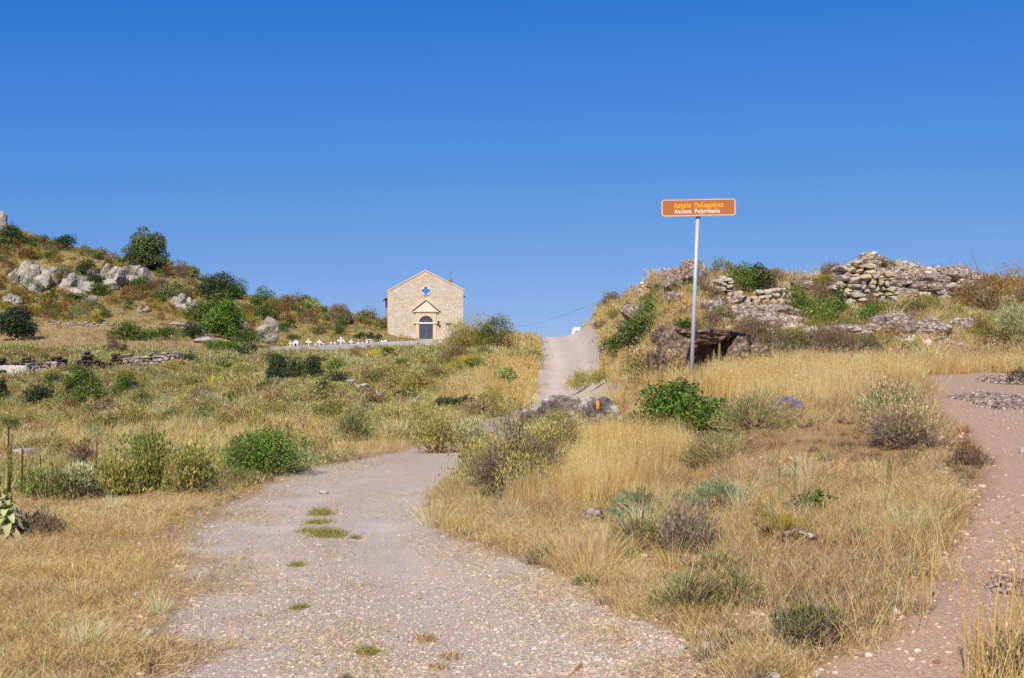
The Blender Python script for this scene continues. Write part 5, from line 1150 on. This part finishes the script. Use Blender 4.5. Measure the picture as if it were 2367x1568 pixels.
# small green tufts on the near road
for px, py, w, h, pal, lab in [(742,1190,46,16,'greenish','farthest grass tuft between the wheel tracks'), (735,1210,46,12,'greenish','second grass tuft between the wheel tracks'), (757,1238,62,20,'greenish','widest yellowish grass tuft between the wheel tracks'), (712,1230,34,12,'greenish','thin tuft left of the widest one'),
    (686,1308,32,11,'greenish','small tuft between the tracks, nearer the viewer'), (693,1408,24,14,'greenish','tiny green weed on the near left track'), (849,1510,40,16,'greenish','green weed in the middle of the near road'), (822,1246,20,10,'greygreen','small grey weed by the right track'),
    (1015,1545,40,10,'brownstraw','flat brown tuft on the near road'), (980,1480,40,14,'brownstraw','dry tuft right of the centre of the near road'), (800,1570,26,10,'olive','olive tuft at the bottom of the road'), (1040,1520,44,10,'brownstraw','second flat brown tuft on the near road')]:
    g = ground(px, py); s_ = g[1]/F; n = int(w*h*.7); r = np.random.default_rng(px); p = np.stack([r.normal(0, w*s_*.3, n), r.normal(0, w*s_*.34, n), np.full(n, -.005)], 1); p = p+np.array(g)
    p[:, 2] = H(p[:, 0], p[:, 1])-.003; mb = MB(); t = unit(np.stack([r.normal(0, .5, n), r.normal(0, .5, n), np.full(n, .55)], 1)); add_blades(mb, p, t, 1.3*h*s_*r.uniform(.5, 1.2, n), .004, rdir(n, r)*.012, vary(PAL[pal], n, .15))
    o = mb.build('grass_tuft', M_DRY, loc=g); put(o, lab, 'tuft', 'grass tufts on the gravel road')
# ------------------------------------------------------------------ mullein plants
def mullein(px, base, top, label, big=True, Y=None, lean=0.02, pal='sage', ymin=4):
    g = ground(px, base, ymin, Y); s_ = g[1]/F; h = (base-top)*s_; r = np.random.default_rng(abs(int(px))); root = empty('mullein', g, label, 'plant', 'tall mullein spikes')
    mb = MB(); P = [(lean*h*(i/6)**2, 0, h*i/6-.02) for i in range(7)]; w_ = max(.011, .0012*g[1]); add_tube(mb, P, [w_*1.3, w_*1.1, w_, w_*.9, w_*.8, w_*.6, w_*.3], 6, lin((150, 146, 96))); mb.build('stem', M_SAGE, parent=root)
    n = 900 if big else 160; t = r.uniform(.42, 1.0, n); rad = (.024 if big else .022)*(1.12-t**3); a = r.uniform(0, 6.28, n)
    p = np.stack([lean*h*t**2+rad*.5*np.cos(a), rad*.5*np.sin(a), h*t], 1); d = np.stack([np.cos(a), np.sin(a), np.full(n, .7)], 1); mb = MB(); add_leaves(mb, p, d, rdir(n, r), rad*.95, rad*.6, vary([(196,186,110), (176,172,100), (160,164,96), (206,190,90)], n, .12)); mb.build('flower_spike', M_SAGE, parent=root)
    if big:
        for i in range(46):
            t = i/46; z = h*(.03+.45*t); L_ = .17*(1-t)**.6+.04; a = i*2.4; el = .25+.9*t; d = Vector((math.cos(a)*math.cos(el), math.sin(a)*math.cos(el), math.sin(el))); sde = d.cross(Vector((0, 0, 1))).normalized(); mb = MB()
            vs = []; Q = []
            for j in range(6):
                u = j/5; c_ = Vector((0, 0, z))+d*L_*u+Vector((0, 0, -L_*.8*u*u)); wd = L_*.2*math.sin(math.pi*(u*.82+.12))**.7
                vs += [c_-sde*wd+Vector((0, 0, wd*.35)), c_, c_+sde*wd+Vector((0, 0, wd*.35))]
                if j: Q += [(j*3-3, j*3-2, j*3+1, j*3), (j*3-2, j*3-1, j*3+2, j*3+1)]
            mb.add(np.array([tuple(v) for v in vs]), None, Q, vary([(178,180,122), (192,192,136), (162,168,108)], 1)[0])
            if i < 46: mb.build('leaf', M_SAGE, parent=root, smooth=True)
        mb = MB()
        for e in range(4):
            a = e*1.7; add_tube(mb, [(0, 0, h*.42), (math.cos(a)*.05, math.sin(a)*.05, h*.48), (math.cos(a)*.08, math.sin(a)*.06, h*(.56+.035*e))], [.008, .013, .005], 6, lin((198, 192, 118)))
        mb.build('side_spikes', M_SAGE, parent=root)
    return root
mullein(14, 1246, 998, 'tall woolly mullein with big floppy leaves at the left edge', lean=.06)
mullein(-6, 1210, 1080, 'shorter mullein half cut off by the left edge', lean=.03)
for px, b_, t_, Y, lab in [(1662,862,768,22.5,'tallest dry mullein spike, just right of the sign post'), (1650,866,806,22.3,'short mullein spike close to the sign post'), (1826,856,792,22.5,'pale mullein spike in front of the dry thicket'), (1766,856,816,22.4,'small mullein spike left of the pale one'),
    (1857,856,820,22.3,'small mullein spike right of the pale one'), (1900,858,826,22.3,'slim mullein spike, second to the right of the pale one'), (1940,858,830,22.2,'low mullein spike farthest to the right'), (2058,1130,1050,None,'greenish young spike in the brown grass by the footpath')]:
    mullein(px, b_, t_, lab, big=False, Y=Y, lean=random.Random(px).uniform(-.06, .06))
# bare tall stalks on the bank
for px, b_, t_, ln, col, lab in [(1778,1190,1090,0,(206,190,150),'left pale branching stalk among green weeds'), (1845,1170,1050,.12,(214,200,170),'whitish forked stalk among green weeds'), (1862,1165,1060,.2,(206,190,160),'leaning whitish stalk right of the forked one'), (1836,1180,1065,.02,(134,150,90),'green upright stalk beside the forked one'), (1800,1180,1080,.02,(134,150,90),'green upright stalk left of the forked one'),
    (1740,1190,1100,-.1,(210,170,100),'golden stalk leaning left over the bank'), (1667,1282,1150,-.12,(226,186,110),'thick straw stalk in front of the blue green cushion'), (1692,1262,1160,-.14,(216,176,104),'thinner straw stalk right of the thick one'), (1905,1290,1200,.3,(216,182,110),'straw stalk leaning right above the crumbly ledge'), (1300,1590,1540,.9,(190,150,80),'fallen golden stem lying at the bottom edge'),
    (2232,1568,1330,-.03,(226,190,120),'tall thin grass culm near the bottom right'), (2290,1590,1230,.1,(232,200,134),'tallest grass culm of the bottom right corner'), (2262,1590,1300,.0,(226,190,120),'straight grass culm of the bottom right corner'), (2330,1590,1240,.07,(226,196,126),'grass culm by the right edge'), (2152,1400,1240,.05,(232,204,150),'pale grass culm beside the footpath edge'), (2135,1430,1290,-.03,(222,186,116),'golden grass culm beside the footpath edge')]:
    g = ground(px, b_); s_ = g[1]/F; h = (b_-t_)*s_; mb = MB(); add_tube(mb, [(0, 0, -.02), (ln*h*.3, 0, h*.5), (ln*h, 0, h)], [.005, .004, .002], 5, lin(col)); r = np.random.default_rng(px)
    n = 40; t = r.uniform(.72, 1.0, n); p = np.stack([ln*h*t, np.zeros(n), h*t], 1); add_leaves(mb, p, rdir(n, r)+np.array([0, 0, .6]), rdir(n, r), .022, .006, vary([col], n, .1))
    o = mb.build('dry_stalk', M_DRY); o.location = g; put(o, lab, 'stalk', 'single tall stalks on the near bank')
# ------------------------------------------------------------------ ground cover nobody could count
def grassfield(name, label, n, dens, hgt, pal, mat=None, tilt=0.35, wd=0.0028, heads=0.0, kink=0.3, v=0.16, pal2=None, p2=None, hvar=0.35, cat='grass'):
    P, px, Y, py = sample(n, dens); hh = (hgt(P, px, Y, py) if callable(hgt) else np.full(n, hgt))*np.exp(rng.normal(0, hvar, n)*.8)
    d = np.stack([rng.normal(0, tilt, n), rng.normal(0, tilt, n), np.ones(n)], 1); w_ = np.maximum(wd, Y/1250*0.30)*rng.uniform(.7, 1.2, n); P[:, 2] -= .01
    col = vary(PAL[pal], n, v)
    if pal2:
        q_ = (fbm(P[:, 0]*.9, P[:, 1]*.9, seed=77, o=4)*1.4+.5) if p2 is None else p2(P, px, Y, py)
        m = rng.random(n) < q_; col[m] = vary(PAL[pal2], int(m.sum()), v)
    col = np.clip(col*np.exp(.25*fbm(P[:, 0]*1.3, P[:, 1]*1.3, seed=78, o=3))[:, None], .004, .85); mb = MB(); bend = rdir(n)*hh[:, None]*kink; bend[:, 2] = -np.abs(bend[:, 2])*.8
    add_blades(mb, P, d, hh, w_, bend, col)
    if heads:
        m = rng.random(n) < heads; tip = P[m]+unit(d[m])*hh[m][:, None]*.9+bend[m]*.9; add_leaves(mb, tip, d[m]*.6+rdir(int(m.sum()))*.5, rdir(int(m.sum())), np.maximum(.022, Y[m]/1250*1.8), np.maximum(.004, Y[m]/1250*.55), np.clip(col[m]*1.08, 0, .85))
    o = mb.build(name, mat or M_DRY); put(o, label, cat, kind='stuff'); return o
def tufts(name, label, n, dens, size, per, pal, mode='upright', mat=None, flat=.6, extra=None, asp=.36, leafk=2.2, lmin=.035, tone=.22, cat='scrub'):
    """many small low plants, each a little clump of leaves, all in one object"""
    P, px, Y, py = sample(n, dens); sz = size(P, px, Y, py) if callable(size) else size; sz = sz*np.exp(rng.normal(0, .35, n)); k_ = np.repeat(np.arange(n), per); m = len(k_)
    d = rdir(m); d[:, 2] = np.abs(d[:, 2]); p = P[k_]+d*np.array([1, 1, flat])*(sz[k_]*rng.uniform(.3, 1, m)**.5)[:, None]; Ln = np.maximum(lmin, Y[k_]/1250*leafk)*rng.uniform(.7, 1.3, m)
    cc = vary(PAL[pal], n, .12)
    if extra:
        for e, f in extra:
            q_ = fbm(P[:, 0]*.5+len(e)*3.3, P[:, 1]*.5, seed=len(e)+80, o=4)+rng.normal(0, .12, n) > f; cc[q_] = vary(PAL[e], int(q_.sum()), .12)
    col = np.clip(cc[k_]*np.exp(rng.normal(0, tone, (m, 1))), .004, .85); mb = MB()
    if mode == 'upright': add_leaves(mb, p, unit(d*.6+np.array([0, 0, .8])+rdir(m)*.4), unit(d+rdir(m)*.6), Ln, Ln*asp, col)
    else: add_blades(mb, p-d*Ln[:, None]*.4, unit(d+np.array([0, 0, .6])+rdir(m)*.3), Ln, np.maximum(.005, Y[k_]/1250*.6), rdir(m)*Ln[:, None]*.15, col)
    o = mb.build(name, mat or M_SAGE); put(o, label, cat, kind='stuff'); return o
CLEAR = np.ones(CY.shape); TOP = np.zeros(CY.shape)
for fx, fy, fr, fh in FP:
    if fy > 75: continue
    i0, i1 = max(0, int(((fx-fr*2.5)/fy*F+PW/2+320)/6)-2), int(((fx+fr*2.5)/fy*F+PW/2+320)/6)+3; sl_ = np.s_[max(0, i0):max(1, i1)]
    dx_, dy_ = CX[sl_]-fx, CY[sl_]-fy; q_ = np.hypot(dx_/fr, dy_/fr); fr2 = min(fr*1.6, fr+.7); front = (np.abs(dx_) < fr)*(dy_ < 0)*(dy_ > -fr2-.5)
    CLEAR[sl_] *= np.where(q_ < .7, .16, np.where(q_ < 1.0, .6, np.where(front, .45, 1)))
OFF = OFF*CLEAR
near_R = (CY < 23)*(CU > 960)*OFF*(.08+.92*sstep(-.05, .3+.25*CN3, CDR))*(.1+.9*sstep(-.1, .3, CDP))
OFF = OFF*(1-.8*soilpatch(CU, CX, CY))
CL = .22+1.5*sstep(-.22, .3, CN3+.35*CN1)
near_L = CL*(CY < 14.5)*(CU < 1100)*OFF*(.06+.94*sstep(-.1, .75+.6*CN3+.4*CN1, CDR))
rbank = near_R*sstep(1180, 1060, CU+0*CY) if False else near_R
# golden standing grass on the right bank: the bright belt below the boulders, the crest belt, the rest mixed brown
belt = zone([(1230,1010),(1560,985),(1600,1060),(1500,1120),(1380,1160),(1180,1170),(1240,1090)], 22, 9, 19)
belt2 = zone([(1640,850),(2140,770),(2380,780),(2380,866),(2150,870),(2080,905),(1900,930),(1700,925),(1640,905)], 14, 16, 30)
belt3 = zone([(1000,1130),(1130,1170),(1400,1230),(1420,1330),(1150,1270),(1010,1215),(975,1160)], 18, 8, 16)
edgeR = zone([(1000,1180),(1400,1250),(1760,1460),(1900,1568),(1650,1590),(1560,1500),(1380,1400),(1200,1320),(1040,1260)], 22, 5, 13)
hR = lambda P, px, Y, py:   .05+.14*np.clip(.45+1.3*fbm(P[:, 0]*1.1, P[:, 1]*.8, seed=61, o=3), 0, 1)
grassfield('golden_grass', 'tall golden grass standing on the right bank', 90000, near_R*(belt*2.2+belt2*2.0), lambda P, px, Y, py: np.where(Y > 16.5, .27, .30), 'gold', tilt=.16, heads=.45, kink=.12, pal2='straw', hvar=.3)
grassfield('straw_grass', 'short straw coloured grass on the lower right bank', 100000, near_R*CL*(belt3*1.4+edgeR*1.2+.25*(CN1 > 0)), lambda P, px, Y, py: .11+0*Y, 'straw', tilt=.6, heads=.15, kink=.35, pal2='brownstraw', p2=lambda P, px, Y, py: .35+.6*fbm(P[:, 0]*.7, P[:, 1]*.7, seed=5, o=3))
bare = zone([(1560,1130),(1750,1110),(1900,1150),(2120,1160),(2160,1230),(1950,1270),(1760,1250),(1600,1200)], 22, 6, 15)
grassfield('brown_grass', 'brown dry grass and stems all over the right bank', 170000, near_R*(1-.72*bare)*(1-.6*belt)*(1-.5*belt3)*(1-.5*edgeR)*CL*(.4+.9*sstep(-.3, .3, CN1)), hR, 'brownstraw', tilt=.42, heads=.15, kink=.4, pal2='straw', p2=lambda P, px, Y, py: .30+.5*fbm(P[:, 0]*.5, P[:, 1]*.5, seed=6, o=3))
grassfield('green_grass', 'scattered green blades on the right bank', 9000, near_R*(CN1 > .12)*(CY < 13), .10, 'greenish', tilt=.4, kink=.3)
tall = zone([(2040,1170),(2200,1150),(2230,1330),(2130,1460),(1960,1540),(1900,1480),(2020,1350)], 18, 5, 14)+zone([(2230,1500),(2400,1380),(2420,1700),(2250,1700)], 12, 5, 8)*2
grassfield('tall_grass', 'thin tall culms along the edge of the footpath', 1300, tall*(CDP > -1.2), lambda P, px, Y, py: .26+0*Y, 'gold', tilt=.24, heads=.8, kink=.25, wd=.0032, hvar=.6)
grassfield('path_weeds', 'sparse dry tufts on the footpath border', 2600, (CDP > -.8)*(CDP < .1)*(CY < 22)*(CU > 1800)*(CN3 > .1), .08, 'straw', tilt=.7, kink=.4)
tufts('bank_scrub', 'low olive and brown weeds between the dry grass of the right bank', 620, near_R*(1-.8*belt)*(.15+1.4*sstep(-.05, .25, CN1)), lambda P, px, Y, py: .07+0*Y, 70, 'olive', mode='blade', extra=[('brown', .12), ('greenish', .18), ('thyme', .28)], lmin=.03)
tufts('dead_twigs', 'brown dead twiggy weeds on the right bank', 520, near_R*(1-.6*belt)*(.2+1.2*sstep(0, .3, -CN1)), lambda P, px, Y, py: .08+0*Y, 46, 'brown', mode='blade', extra=[('twig', .1)], lmin=.05)
def tussocks(name, label, n, dens, hgt, per, pal):
    P, px, Y, py = sample(n, dens); hh = hgt*np.exp(rng.normal(0, .3, n)); k_ = np.repeat(np.arange(n), per); m = len(k_); a = rng.uniform(0, 6.28, m); q_ = rng.uniform(0, 1, m)**.7
    d = np.stack([np.cos(a)*q_*.75, np.sin(a)*q_*.75, np.ones(m)], 1); base = P[k_]+np.stack([np.cos(a), np.sin(a), 0*a], 1)*(q_*hh[k_]*.22)[:, None]; base[:, 2] -= .02
    L_ = hh[k_]*rng.uniform(.5, 1.15, m); bend = np.stack([np.cos(a)*.25, np.sin(a)*.25, -.12+0*a], 1)*(L_*q_)[:, None]
    cc = vary(PAL[pal], n, .14); mb = MB(); add_blades(mb, base, d, L_, np.maximum(.003, Y[k_]/1250*.34), bend, np.clip(cc[k_]*np.exp(rng.normal(0, .18, (m, 1))), .004, .85)); o = mb.build(name, M_DRY); put(o, label, 'grass', kind='stuff')
tussocks('grass_tussocks', 'taller pale tussocks of grass over the right bank', 240, near_R*(1-.7*belt)*(1-.6*bare)*(CN1 > -.1), .24, 110, 'straw')
tussocks('verge_tussocks', 'pale grass tussocks on the left verge', 70, near_L*(CN2 > -.2), .16, 90, 'straw')
tussocks('slope_tussocks', 'golden grass tussocks on the middle slope and right hill', 1400, OFF*(1-zone([(690,1072),(780,1018),(955,1018),(975,1045),(840,1064)], 6, 14, 24))*(CY > 18)*(CY < 60)*(CP > 600), .36, 46, 'gold')
# left verge: flattened straw
gapz = zone([(690,1070),(780,1020),(950,1020),(965,1040),(840,1060)], 8, 14, 24)
grassfield('straw_litter', 'flattened pale straw on the left verge', 140000, near_L*(.5+.7*sstep(-.25, .25, CN1)), lambda P, px, Y, py: .14+0*Y, 'straw', tilt=1.9, heads=.12, kink=.35, pal2='brownstraw', p2=lambda P, px, Y, py: .42+.7*fbm(P[:, 0]*.6, P[:, 1]*.6, seed=8, o=4), wd=.0026)
grassfield('verge_grass', 'short dry grass standing on the left verge', 42000, near_L*(.35+.9*sstep(-.1, .3, CN2+.4*CN1)), .10, 'straw', tilt=.4, heads=.25, kink=.3, pal2='gold')
tufts('verge_weeds', 'small grey dry weeds on the left verge', 900, near_L*((CN1 > .12)+2.5*zone([(-320,1330),(250,1360),(420,1500),(380,1600),(-320,1650)], 40, 4, 11)*(CN3 > -.1)), .06, 60, 'brown', mode='blade', extra=[('olive', .25)], lmin=.03)
grassfield('centre_weeds', 'sparse yellowish weeds along the middle strip of the near road', 5200, (CR > .8)*(CY < 15)*(CN3 > -.05)*np.exp(-((CU-(745+(CP-1200)*.35))/50)**2), .035, 'greenish', tilt=.8, kink=.3, pal2='straw')
grassfield('edge_litter', 'broken straws strewn along both edges of the gravel road', 30000, (CR > .3)*(sstep(-.6, -.05, CDR)+.6*sstep(-1.1, -.2, CDR)*(CU < 900))*(CY < 22)*sstep(-.3, .2, CN3), .09, 'straw', tilt=2.6, kink=.2, pal2='brownstraw')
grassfield('road_litter', 'few broken straws on the gravel road', 5200, (CR > .7)*(CY < 14)*(.08+sstep(-.02, .2, CN1)+1.2*np.exp(-((CU-(760+(CP-1200)*.35))/90)**2)*(CP > 1150)), .06, 'straw', tilt=3.0, kink=.2, pal2='brownstraw')
# middle slope
mid = OFF*(CU < 1330)*(CY > 13.5)*(CY < 105)*sstep(13.5, 15.5, CY)*sstep(.0, .5, CDR+(CY > 24))
rd_l = (np.abs(CX-np.interp(CY, [y for _, y in FARROAD], [x for x, _ in FARROAD])) < 3.4)*(CY > 30)*(CY < 95)
gap = zone([(690,1072),(780,1018),(955,1018),(975,1045),(840,1064)], 6, 14, 24)
tufts('sage_scrub', 'low pale yellowish sage scrub covering the middle slope', 19000, mid*(1-gap)*(1-.8*rd_l)*(.15+1.3*sstep(-.15, .2, CN1))*(.5+.5*(CU > 420)), lambda P, px, Y, py: (.08+.0056*Y)*(1+.8*fbm(P[:, 0]*.4, P[:, 1]*.3, seed=88, o=3)), 26, 'sage', extra=[('greygreen', .34), ('brown', .16), ('olive', .22), ('palesage', .14), ('green', .48)])
grassfield('slope_grass', 'dry olive grass between the scrub of the middle slope', 75000, mid*(1-.2*gap)*(1-.4*rd_l), lambda P, px, Y, py: np.minimum(.30, .13+.004*Y), 'straw', tilt=.35, heads=.1, kink=.25, pal2='greenish', p2=lambda P, px, Y, py: np.where((px < 620)*(Y > 30), .45, .28)+.8*fbm(P[:, 0]*.25, P[:, 1]*.25, seed=9, o=4))
grassfield('green_meadow', 'tall green grass in the dip left of the slope', 6000, zone([(220,900),(330,868),(500,850),(590,835),(600,870),(470,890),(330,935),(180,940)], 10, 30, 95)*OFF, .35, 'green', tilt=.25, kink=.2, pal2='olive')
grassfield('roadside_grass', 'golden grass on both sides of the far road', 40000, OFF*rd_l*1.0+OFF*(CY > 26)*(CY < 62)*(CU > 1330)*(CU < 1480)*zone([(1340,760),(1420,730),(1440,800),(1420,870),(1400,900),(1330,900),(1370,860)], 10), .28, 'gold', tilt=.2, heads=.25, kink=.15, pal2='straw')
# right hill
hill = OFF*(CU > 1330)*(CY > 21)*(CY < 66)
wildR = zone([(1670,745),(2040,770),(2100,820),(1950,850),(1640,860)], 12)
grassfield('hill_grass', 'dry grass over the right hill', 56000, hill*(1-.6*wildR)*(.5+.6*sstep(-.3, .2, CN1)), lambda P, px, Y, py: .16+.1*np.clip(.5+fbm(P[:, 0]*.3, P[:, 1]*.3, seed=62, o=3), 0, 1), 'straw', tilt=.3, heads=.25, kink=.2, pal2='brownstraw', p2=lambda P, px, Y, py: .45+.8*fbm(P[:, 0]*.3, P[:, 1]*.3, seed=10, o=4))
tufts('hill_scrub', 'low dry brown and olive scrub over the right hill', 5200, hill*(.25+1.2*sstep(-.1, .2, CN1)), lambda P, px, Y, py: .10+.0036*Y, 26, 'brown', extra=[('olive', .2), ('greygreen', .3), ('brownstraw', .1)])
# left hillside
hl = (CU < 1100)*(CY > 95)*(CY < 260)
fld0 = 1
fld = zone([(60,725),(420,735),(600,790),(560,815),(-60,812),(-60,740)], 12, 85, 150)
tufts('hillside_scrub', 'low olive, tan and rusty scrub on the left hillside', 5200, hl*(1-.7*fld)*(.35+.9*sstep(-.2, .2, CN2)), lambda P, px, Y, py: .45+0*Y, 16, 'sage', extra=[('olive', .05), ('rust', .36), ('green', .26), ('brown', .25), ('orange', .33)], leafk=1.7)
grassfield('hillside_grass', 'short tan grass on the left hillside and fields', 60000, hl*(1-.3*fld)+(CU < 700)*(CY > 60)*(CY < 96)*.8, .34, 'straw', tilt=.4, kink=.2, pal2='brownstraw', p2=lambda P, px, Y, py: .4+.8*fbm(P[:, 0]*.08, P[:, 1]*.08, seed=14, o=4))
# individually standing domes over the left hillside
LBL = {'rust': ('rust_shrub', 'one of the small rust coloured domes dotted over the left hillside'), 'orange': ('orange_shrub', 'one of the small ochre domes dotted over the left hillside'), 'yellow': ('yellow_shrub', 'one of the small yellowish domes dotted over the left hillside'),
       'greygreen': ('grey_shrub', 'one of the small grey green domes dotted over the left hillside'), 'green': ('green_shrub', 'one of the small leafy green bushes dotted over the left hillside')}
rg = np.random.default_rng(99); protos = {}
spots = [(84,673,18,12,'yellow'), (44,676,26,14,'orange'), (120,707,28,16,'rust'), (66,700,34,18,'yellow'), (150,722,30,16,'orange'), (236,722,20,18,'rust'), (180,740,64,30,'greygreen'), (30,640,34,20,'rust'), (16,620,30,20,'rust'), (60,596,40,20,'rust'), (200,590,40,20,'rust'), (255,615,30,16,'orange')]
NSP = 240; P, px_, Y_, py_ = sample(NSP, hl*(1-zone([(560,772),(1110,745),(1110,840),(560,840)], 3, 90))*(CP < 790)*(1-fld)*(CY < 240)*(CY > 120))
for i in range(NSP):
    q_ = rg.random(); gr = px_[i] > 400; spots.append((px_[i], py_[i], rg.uniform(18, 48), rg.uniform(12, 28), 'rust' if q_ < (.14 if gr else .22) else 'orange' if q_ < (.24 if gr else .4) else 'yellow' if q_ < (.34 if gr else .5) else 'greygreen' if q_ < .66 else 'green', P[i]))
for i, a in enumerate(spots):
    px, py, w, h, pal = a[:5]; g = P_ = a[5] if len(a) > 5 else ground(px, py, 85); s_ = g[1]/F
    if (pal, i % 3) not in protos:
        o = shrub('leaf' if pal == 'green' else 'cushion', pal, px, py, w, h, LBL[pal][0], LBL[pal][1], 'small '+pal+' domes on the left hillside', loc=g, seed=i+1)
        protos[(pal, i % 3)] = (o, w*s_, h*s_)
    else:
        src, ws, hs_ = protos[(pal, i % 3)]; o = src.copy(); C.objects.link(o); o.location = g; o.rotation_euler = (0, 0, rg.uniform(0, 6.28)); o.scale = (w*s_/ws, w*s_/ws, h*s_/hs_)
        for c_ in src.children: d_ = c_.copy(); C.objects.link(d_); d_.parent = o
# sage bushes standing over the middle slope
P, px_, Y_, py_ = sample(150, mid*(1-gap)*(1-rd_l)*(CY > 22)*(CY < 80)); protos = []
for i in range(150):
    g = P[i]; s_ = g[1]/F; w, h = rg.uniform(30, 90)*(1.1 if g[1] < 40 else .75), rg.uniform(18, 44)*(1.1 if g[1] < 40 else .75)
    if i < 7:
        o = shrub('sage', ['sage', 'sage', 'palesage', 'brownstraw', 'brownstraw', 'sage', 'sage'][i], px_[i], py_[i], w, h, 'sage_bush', 'one of the tan sage bushes standing all over the middle slope', 'tan sage bushes of the middle slope', loc=g, seed=500+i, extra=[('brown', .15)]); protos.append((o, w*s_, h*s_))
    else:
        src, ws, hs_ = protos[i % 7]; o = src.copy(); C.objects.link(o); o.location = g; o.rotation_euler = (0, 0, rg.uniform(0, 6.28)); o.scale = (w*s_/ws, w*s_/ws, h*s_/hs_)
        for c_ in src.children: d_ = c_.copy(); C.objects.link(d_); d_.parent = o
P, px_, Y_, py_ = sample(46, mid*(1-gap)*(1-rd_l)*(CY > 26)*(CY < 92)); protos = []
for i in range(46):
    g = P[i]; s_ = g[1]/F; w, h = rg.uniform(26, 64)*(1.1 if g[1] < 40 else .8), rg.uniform(14, 34)*(1.1 if g[1] < 40 else .8)
    if i < 6:
        o = shrub('leaf', ['dark', 'olive', 'green', 'olive', 'dark', 'brown'][i], px_[i], py_[i], w, h, 'dark_shrub', 'one of the small dark bushes dotted over the middle slope', 'small dark bushes of the middle slope', loc=g, seed=900+i); protos.append((o, w*s_, h*s_))
    else:
        src, ws, hs_ = protos[i % 6]; o = src.copy(); C.objects.link(o); o.location = g; o.rotation_euler = (0, 0, rg.uniform(0, 6.28)); o.scale = (w*s_/ws, w*s_/ws, h*s_/hs_)
        for c_ in src.children: d_ = c_.copy(); C.objects.link(d_); d_.parent = o
P, px_, Y_, py_ = sample(60, hill*(CU < 2330)*(CY > 26)*(1-.7*ROCKY)); protos = []
for i in range(60):
    g = P[i]; s_ = g[1]/F; w, h = rg.uniform(26, 70), rg.uniform(14, 34)
    if i < 6:
        o = shrub(['sage', 'twig', 'sage', 'cushion', 'leaf', 'twig'][i], ['sage', 'brown', 'brownstraw', 'olive', 'olive', 'olive'][i], px_[i], py_[i], w, h, 'dry_shrub', 'one of the low dry bushes scattered over the right hill', 'low dry bushes of the right hill', loc=g, seed=700+i, extra=[('brown', .2)]); protos.append((o, w*s_, h*s_))
    else:
        src, ws, hs_ = protos[i % 6]; o = src.copy(); C.objects.link(o); o.location = g; o.rotation_euler = (0, 0, rg.uniform(0, 6.28)); o.scale = (w*s_/ws, w*s_/ws, h*s_/hs_)
        for c_ in src.children: d_ = c_.copy(); C.objects.link(d_); d_.parent = o
# ------------------------------------------------------------------ loose gravel (and scree)
def gravel(name, label, n, dens, lo, hi, cols):
    P, px, Y, py = sample(n, dens); v0, f0 = ico(1); k_ = len(v0); v0 = v0*(1+.0)
    sz = lo*(hi/lo)**(rng.random(n)**2.2); sc = np.stack([sz*rng.uniform(.7, 1.3, n), sz*rng.uniform(.7, 1.3, n), sz*rng.uniform(.35, .7, n)], 1); a = rng.uniform(0, 6.28, n)
    v = v0[None]*(1+rng.normal(0, .12, (n, k_, 1)))*sc[:, None]; c_, s_ = np.cos(a)[:, None], np.sin(a)[:, None]; x = v[..., 0]*c_-v[..., 1]*s_; y = v[..., 0]*s_+v[..., 1]*c_
    V = np.stack([x, y, v[..., 2]], -1)+P[:, None]+np.array([0, 0, 1])*sz[:, None, None]*.12; T = (np.arange(n)[:, None, None]*k_+f0[None]).reshape(-1, 3)
    mb = MB(); mb.add(V.reshape(-1, 3), T, None, np.repeat(vary(cols, n, .12), k_, 0)); o = mb.build(name, M_STONE); put(o, label, 'gravel', kind='stuff')
M_STONE = m_leaf('loose_stone', .85, 0.0, .2)
SC_ = [(194,170,142), (204,182,152), (180,154,130), (204,188,162), (182,172,154), (158,136,114), (200,166,142)]
smooth_ = 1-np.clip(sum(np.exp(-(ldist(t, CX, CY)/.42)**2) for t in TRACKS), 0, 1)*(.55+.4*(CY > 8.6))
gravel('road_gravel', 'pinkish and pale loose gravel on the near road', 42000, (CR > .5)*(CY < 21)*smooth_*(.3+1.2*sstep(-.2, .3, CN2+.5*CN1)), .003, .014, SC_)
gravel('path_gravel', 'reddish loose gravel on the footpath', 8000, (CPT > .5)*(CY < 24)*(.3+sstep(-.2, .3, CN1)), .003, .020, [(182,148,122), (192,160,132), (158,124,100), (204,180,152)])
gravel('bank_stones', 'stray pebbles on the bare patches and road verges', 9000, (2.0*(1-CR)*(CDP > 0)*soilpatch(CU, CX, CY)+(near_R*bare)*1.0+.05*near_R+(CDR > 0)*(CDR < .6)*(CY < 16)*.5+(CDP > 0)*(CDP < .5)*(CY < 20)*.4), .004, .028, SC_)
gravel('scree', 'grey stones and rubble lying over the rocky crest of the right hill', 7000, ROCKY*(CY > 24), .02, .14, [(176,160,142), (194,180,162), (150,134,118), (206,194,176), (160,142,122)])
